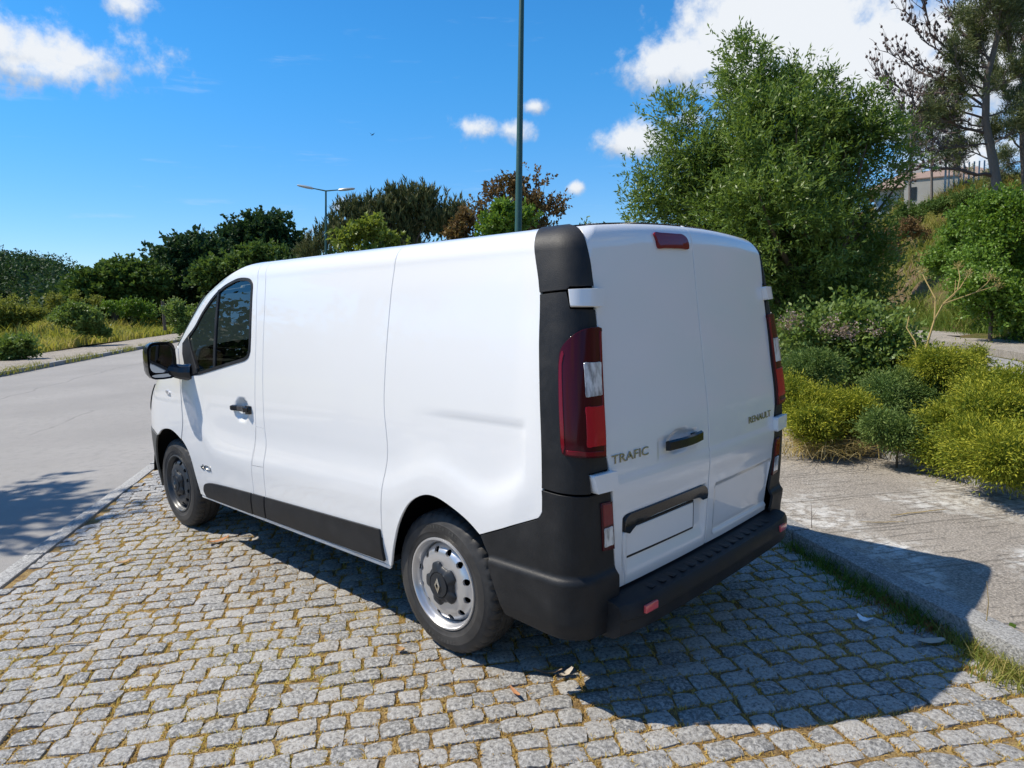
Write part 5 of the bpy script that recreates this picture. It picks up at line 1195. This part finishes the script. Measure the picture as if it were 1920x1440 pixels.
m = MB(); m.tube([Vector((0, 0, 0)), Vector(fp(1728, 682))-b0], [.02, .017], 6); m.obj('stalk', M_STRAW, stk, smooth=True)
for q in ((1815, 515), (1870, 535), (1796, 500), (1858, 520), (1728, 510)):
    c = np.array(fp(*q))-np.array(b0); k = 60; leaf_obj('umbel', np.tile(c, (k, 1))+r.normal(0, .02, (k, 3)), unit(r.normal(size=(k, 3))+np.array([0, 0, .8])), .05, .006, G_DRY, stk, r)

# ground cover that fills the bed between the shrubs and runs on along the pavement
n = 9000; a = np.where(r.random(n) < .5, r.uniform(-1, 14, n), r.uniform(-34, -2, n)); b = r.uniform(-7.0, -3.5, n); hgt_ = np.where(a < -1, r.uniform(.2, 1.7, n), .12+.42*r.random(n)*ss((-3.5-b)/1.2))
C = np.repeat(ABv(a, b, hgt_), 9, 0)+r.normal(0, .10, (n*9, 3))
uc = leaf_obj('undergrowth', C, unit(r.normal(size=C.shape)+np.array([0, 0, .7])), r.uniform(.05, .10, len(C)), r.uniform(.02, .045, len(C)), G_BRAM, None, r); tag(uc, 'green undergrowth filling the garden bed between the shrubs', 'undergrowth', kind='stuff')
# --- weeds by the kerb of the bay, moss in the joints
rp = [(1485+265*t_+r.normal(0, 14), 1020+150*t_+r.normal(0, 14), -.01) for t_ in r.random(60)]
o = grass_clump('kerb_grass', 'short dark grass and red weeds in the shade along the bay kerb', rp, 34, (.04, .15), .006, G_GREENG, (.3, 1.2), sp=.05, seg=3)
rp = [(1600+200*t_+r.normal(0, 10), 1085+105*t_+r.normal(0, 14), -.01) for t_ in r.random(40)]
grass_clump('dry_kerb_weeds', 'rust brown dry weeds at the foot of the bay kerb', rp, 30, (.02, .09), .006, G_RUST, (.4, 1.4), sp=.05, seg=3)
rp = [(1790+135*t_+r.normal(0, 12), 1195+95*t_+r.normal(0, 16), -.01) for t_ in r.random(36)]
grass_clump('corner_weeds', 'green and yellow weeds against the kerb at the lower right', rp, 36, (.03, .12), .006, G_GRASS, (.3, 1.2), sp=.05, seg=3)
# leafy weed seedling by the kerb
wp = px_on(1850, 1205, 0.); wd_ = tag(empty('weed_plant', tuple(wp)), 'small broad leaved weed with one tall thin stem beside the kerb', 'plant')
C = r.normal(0, 1, (34, 3))*np.array([.05, .05, .02])+np.array([0, 0, .05]); leaf_obj('leaves', C, unit(r.normal(size=(34, 3))*np.array([1, 1, .3])+np.array([0, 0, .5])), r.uniform(.04, .075, 34), .042, G_BUSH, wd_, r, None, .6)
m = MB(); m.tube([(0, 0, 0), (.005, 0, .1), (.0, .004, .2), (.012, .0, .30)], [.003, .0025, .002, .001], 5); m.obj('stem', M_STRAW, wd_)
tp = px_on(1522, 990, .096); th = tag(empty('thin_weed', tuple(tp)), 'single bare twiggy weed standing on the pavement by the bumper', 'plant'); m = MB(); m.tube([(0, 0, 0), (0, .005, .08), (.005, .0, .16)], [.0025, .002, .001], 5); m.tube([(0, .004, .07), (-.02, -.03, .12)], [.0015, .001], 4); m.obj('stem', MAT_TWIG, th)
# joint moss: tiny tufts along the joints near the camera
n = 95000; st = np.array([(s[0], s[1], s[2], s[3]) for s in stones]); Qs = project(np.array([AB(s[0], s[1], 0) for s in stones])); okk = np.where((Qs[:, 2] > .3) & (Qs[:, 2] < 6.5) & (Qs[:, 0] > -60) & (Qs[:, 0] < 1980))[0]
k = r.choice(okk, n); side = r.random(n) < .5; sg = np.where(r.random(n) < .5, -1, 1)
da = np.where(side, sg*(st[k, 2]*.5+.005), (r.random(n)-.5)*st[k, 2]); db = np.where(side, (r.random(n)-.5)*st[k, 3], sg*(st[k, 3]*.5+.006))
a = st[k, 0]+da+r.normal(0, .004, n); b = st[k, 1]+db+r.normal(0, .004, n); patch = (np.sin(a*3.1)+np.sin(b*3.7+a)+np.sin(a*1.3-b*2.1)+np.sin(a*9-b*7))/8+.5
kp = (r.random(n) < .25+1.0*patch) & (b > -1.09) & (b < 3.73); P = ABv(a, b, -.013)
o = blade_obj('joint_moss', P[kp], r.uniform(.012, .026, n)[kp], r.uniform(.3, 1.5, n)[kp], .0065, G_MOSS, None, r, np.clip(patch[kp]*.9+r.normal(0, .22, kp.sum()), 0, 1), 2); tag(o, 'dry golden moss growing in the joints between the cobbles', 'moss', kind='stuff')
# ------------------------------------------------------------------ lamp posts, house, fence post, bird, litter
M_GREENP = material('green_paint', rough=.4, spec=.5, build=lambda t, b: (t.put(b.inputs['Base Color'], t.mix(t.smooth(t.noise(objco(t), 12, 4, .7), .55, .7), (.028, .085, .070), (.06, .12, .10))),))
M_GALV = material('lamp_grey', (.35, .40, .42), rough=.4, metal=.3)
def lamp_post(name, label, base, top, r0, r1, arms, group=None):
    base = np.array(base); top = np.array(top); root = tag(empty(name, tuple(base)), label, 'lamp post', 'green lamp posts'); v = top-base
    MB().tube([(0, 0, 0), tuple(v*.05), tuple(v*.051), tuple(v)], [r0*1.35, r0*1.3, r0, r1], 12).obj('pole', M_GREENP, root, smooth=True, sharp=40)
    MB().box((0, 0, .02), (r0*4, r0*4, .04)).obj('base_plate', M_GREENP, root)
    for d in arms:
        d = np.array(d); e = v+d; m = MB(); m.tube([tuple(v), tuple(v+d*.5+np.array([0, 0, .0])), tuple(e)], [r1*.8, r1*.7, r1*.6], 8); ar = m.obj('arm', M_GREENP, root, smooth=True)
        u_ = d/np.linalg.norm(d); m = MB(); q = [e+u_*t_ for t_ in (-.05, .05, .35, .75, .85)]
        sdv = np.cross(u_, [0, 0, 1]); sdv /= np.linalg.norm(sdv); rows = []
        for p_, w_, h_ in zip(q, (.05, .12, .17, .13, .04), (.04, .07, .08, .06, .03)): rows.append([p_+sdv*w_*math.cos(t_)+np.array([0, 0, 1])*h_*math.sin(t_) for t_ in np.arange(10)*2*math.pi/10])
        m.grid(np.array(rows), False, True); m.F += [tuple(range(10)), tuple(range(40, 50))[::-1]]; m.obj('lamp_head', M_GALV, root, smooth=True)
    return root
# near post: leans like the photographed one, its top is out of the picture
nb = np.array(AB(11.3, -1.62, .12)); dn = np.linalg.norm(nb[:2]-CAM[:2])
p0 = at_px(972.5, 425, 1.); 
def on_depth(px, py, ref):
    d = _fw+(px-960)/FPX*_r-(py-720)/FPX*_u; return CAM+d*((np.array(ref)-CAM)@_fw)
q1 = on_depth(972, 425, nb); q0 = on_depth(978, 0, nb); up = (q0-q1)/(q0[2]-q1[2]); nbase = q1-up*(q1[2]-.12); ntop = nbase+up*8.8
lamp_post('lamp_post', 'tall green lamp post rising straight behind the van roof', nbase, ntop, .085, .050, [(1.1, .9, .28), (-1.1, -.9, .28)])
fb = px_ground(610, 40.); q1 = on_depth(611, 470, fb); q0 = on_depth(611, 358, fb); up = (q0-q1)/(q0[2]-q1[2]); fbase = q1-up*q1[2]
e1 = on_depth(586, 353, fb)-q0; e2_ = on_depth(636, 356, fb)-q0
lamp_post('lamp_post', 'double armed green lamp post left of the rounded pine', fbase, q0, .08, .048, [e1, e2_])
pb = px_ground(1614, 13.5, .0); q1 = on_depth(1615, 583, pb); q0 = on_depth(1620, 470, pb); up = (q0-q1)/(q0[2]-q1[2]); pbase = q1-up*q1[2]
gp = tag(empty('green_post', tuple(pbase)), 'thin green post half hidden by the big evergreen', 'post'); v = up*(3.2); MB().tube([(0, 0, 0), tuple(v)], [.042, .036], 10).obj('pole', M_GREENP, gp, smooth=True, sharp=40); MB().tube([tuple(v), tuple(v+np.array([0, 0, .03]))], [.05, .045], 10).obj('cap', M_GREENP, gp)
# wooden fence post in the meadow
fpb = px_ground(307, 47., .75); fpo = tag(empty('fence_post', tuple(fpb)), 'weathered wooden fence post standing alone in the meadow', 'post'); hgt = (610-566)/FPX*47
M_WOOD = material('old_wood', (.10, .085, .065), rough=.9); MB().tube([(0, 0, -.2), (.01, 0, hgt*.5), (0, .01, hgt)], [.10, .095, .09], 8).obj('pole', M_WOOD, fpo, smooth=True, sharp=50); MB().tube([(0, 0, hgt*.8), (0, 0, hgt*.82)], [.105, .105], 8).obj('wire_band', M_GALV, fpo)
# house on the bank top
hb = px_ground(1752, 66., 6.9); M_PLASTER = material('plaster', rough=.9, build=lambda t, b: (t.put(b.inputs['Base Color'], t.mix(t.noise(objco(t), 1.5, 5, .6), (.42, .40, .36), (.56, .53, .48))),))
M_TILE = material('roof_tile', rough=.85, build=lambda t, b: (t.put(b.inputs['Base Color'], t.mix(t.noise(objco(t), 6, 5, .7), (.20, .13, .10), (.34, .25, .20))),)); M_PANE = material('dark_pane', (.03, .04, .05), rough=.1); M_BLUEM = material('blue_gate', (.32, .42, .50), rough=.5)
ho = tag(empty('house', tuple(hb)), 'pale plastered house with a tiled roof behind the pines on the bank', 'house'); ho.rotation_euler = (0, 0, YAW-R(28))
MB().box((4, 0, 1.45), (8, 9.0, 2.9)).obj('wall', M_PLASTER, ho)
rf = MB().add([(-.6, -5.1, 2.85), (8.6, -5.1, 2.85), (8.6, 5.1, 2.85), (-.6, 5.1, 2.85), (3.6, -2.6, 4.5), (3.6, 2.6, 4.5)], [(0, 1, 4), (1, 2, 5, 4), (2, 3, 5), (3, 0, 4, 5), (0, 3, 2, 1)]).obj('roof', M_TILE, ho)
MB().box((3.6, 1.5, 4.6), (.6, .8, 1.1)).obj('chimney', M_PLASTER, rf)
for y in (-3.2, -.6, 2.4):
    wn = MB().box((-.02, y, 1.6), (.08, 1.1, 1.2)).obj('window', M_PLATE, ho); MB().box((-.07, y, 1.6), (.03, .9, 1.0)).obj('pane', M_PANE, wn)
MB().box((-.03, 3.9, 1.05), (.08, .95, 2.1)).obj('door', M_BLUEM, ho)
lw = tag(empty('garden_wall', tuple(px_ground(1730, 58., 7.6))), 'low plastered wall with a dark opening in front of the house', 'wall'); lw.rotation_euler = (0, 0, YAW-R(28)); MB().box((0, -.2, .7), (.2, 3.2, 1.9)).obj('wall', M_PLASTER, lw); MB().box((0, -.2, 1.68), (.3, 3.3, .08)).obj('coping', M_KERBW if 'M_KERBW' in globals() else M_TILE, lw); MB().box((-.11, .9, .7), (.03, .5, .9)).obj('opening', M_PANE, lw)
gt_ = tag(empty('garden_gate', tuple(px_ground(1805, 56., 8.2))), 'pale blue metal gate beside the leaning pine trunk', 'gate'); gt_.rotation_euler = (0, 0, YAW-R(28))
for y in (-1.3, 1.3): MB().box((0, y, .8), (.12, .12, 1.9)).obj('gate_post', M_BLUEM, gt_)
for i in range(9): MB().box((0, -1.1+i*.275, .85), (.04, .09, 1.5)).obj('bar', M_BLUEM, gt_)
# bird
bp_ = at_px(698, 253, 55.); bi = tag(empty('bird', tuple(bp_)), 'small dark bird flying high above the van', 'bird'); M_BIRD = material('bird_dark', (.03, .03, .03), rough=.8)
rv_ = np.array(_r); uv_ = np.array(_u)
m = MB(); m.tube([tuple(-rv_*.10-uv_*.02), tuple(rv_*0), tuple(rv_*.10+uv_*.03)], [.01, .035, .012], 8); m.obj('body', M_BIRD, bi, smooth=True)
for s_ in (-1, 1):
    tipp = rv_*.22*s_+uv_*.17; m = MB(); f_ = np.array(_fw)*.06; m.add([tuple(-f_), tuple(f_), tuple(tipp*.55+f_*.8+uv_*.03), tuple(tipp), tuple(tipp*.5-f_), tuple(-f_+uv_*.01), tuple(f_+uv_*.01), tuple(tipp*.55+f_*.8+uv_*.04)], [(0, 1, 2, 3, 4), (5, 6, 7, 3, 4), (0, 5, 6, 1), (1, 6, 7, 2), (0, 4, 5)]); m.obj('wing', M_BIRD, bi)
# litter on the cobbles
M_PAPER = material('white_paper', (.8, .8, .8), rough=.8); M_DLEAF = material('dry_leaf', (.36, .22, .10), rough=.8); M_OLEAF = material('orange_leaf', (.42, .20, .09), rough=.8); M_BARKP = material('bark_strip', (.22, .16, .11), rough=.9); M_PALEB = material('pale_bark', (.42, .37, .30), rough=.9)
def flake(name, label, cat, px, py, L, Wd, curl, mat, ang, seed, z=.004):
    rr = np.random.default_rng(seed); p = px_on(px, py, z); o_ = 8; c, s = math.cos(ang), math.sin(ang); V = []; top = []
    for i in range(o_+1):
        t_ = i/o_; x = (t_-.5)*L; w_ = Wd*math.sin(math.pi*(.08+.84*t_))**.7*.5; zz = curl*(abs(2*t_-1)**2)+.004*rr.random(); bend = .25*L*(t_-.5)**2
        for k_, sgn in enumerate((-1, 0, 1)):
            y = sgn*w_+bend; V.append((x*c-y*s, x*s+y*c, zz+(abs(sgn))*.25*Wd*.5+.002))
    n_ = len(V); F = []
    for i in range(o_):
        for k_ in range(2): a_ = i*3+k_; F.append((a_, a_+3, a_+4, a_+1))
    m = MB(); m.add(V, F); m.add([(x, y, z_-.0025) for x, y, z_ in V], [f[::-1] for f in F]); 
    ob = m.obj(name, mat, smooth=True); ob.location = tuple(p); tag(ob, label, cat); return ob
flake('bark_strip', 'dark curled bark strip lying half in the van shadow', 'bark', 1027, 1262, .13, .022, .02, M_BARKP, ROADROT+1.25, 1)
flake('bark_strip', 'pale curled bark piece at the shadow edge near the rear wheel', 'bark', 1060, 1266, .085, .03, .02, M_PALEB, ROADROT+2.1, 2)
flake('fallen_leaf', 'orange curved dead leaf on the cobbles below the bark strips', 'leaf', 967, 1300, .085, .018, .012, M_OLEAF, ROADROT+.3, 3)
flake('fallen_leaf', 'long tan dead leaf on the cobbles beside the front wheel shadow', 'leaf', 409, 1016, .16, .045, .02, M_OLEAF, ROADROT+2.2, 4)
flake('fallen_leaf', 'small tan leaf on the cobbles near the pale road kerb', 'leaf', 232, 1055, .10, .035, .012, M_DLEAF, ROADROT+2., 5)
flake('fallen_leaf', 'brown crumpled leaf on the cobbles by the rear tyre', 'leaf', 752, 1220, .055, .035, .014, M_DLEAF, ROADROT+.8, 6)
flake('paper_scrap', 'crumpled white paper scrap in the van shadow by the kerb', 'litter', 1622, 1165, .075, .05, .02, M_PAPER, ROADROT+.6, 7)
flake('fallen_leaf', 'large pale dead leaf at the kerb end of the van shadow', 'leaf', 1745, 1205, .13, .05, .012, M_PALEB, ROADROT+1.4, 8)
flake('bark_strip', 'pale strip lying across the cobbles at the left', 'bark', 142, 1207, .15, .012, .008, M_PALEB, ROADROT+1.5, 9)
flake('straw_stem', 'long dry straw stem lying on the pavement', 'straw', 1650, 980, .30, .008, .01, M_STRAW, ROADROT+1.3, 10, .102)
flake('straw_stem', 'dry curved straw stem lying near the middle of the pavement', 'straw', 1715, 962, .45, .012, .01, M_STRAW, ROADROT+1.6, 11, .102)
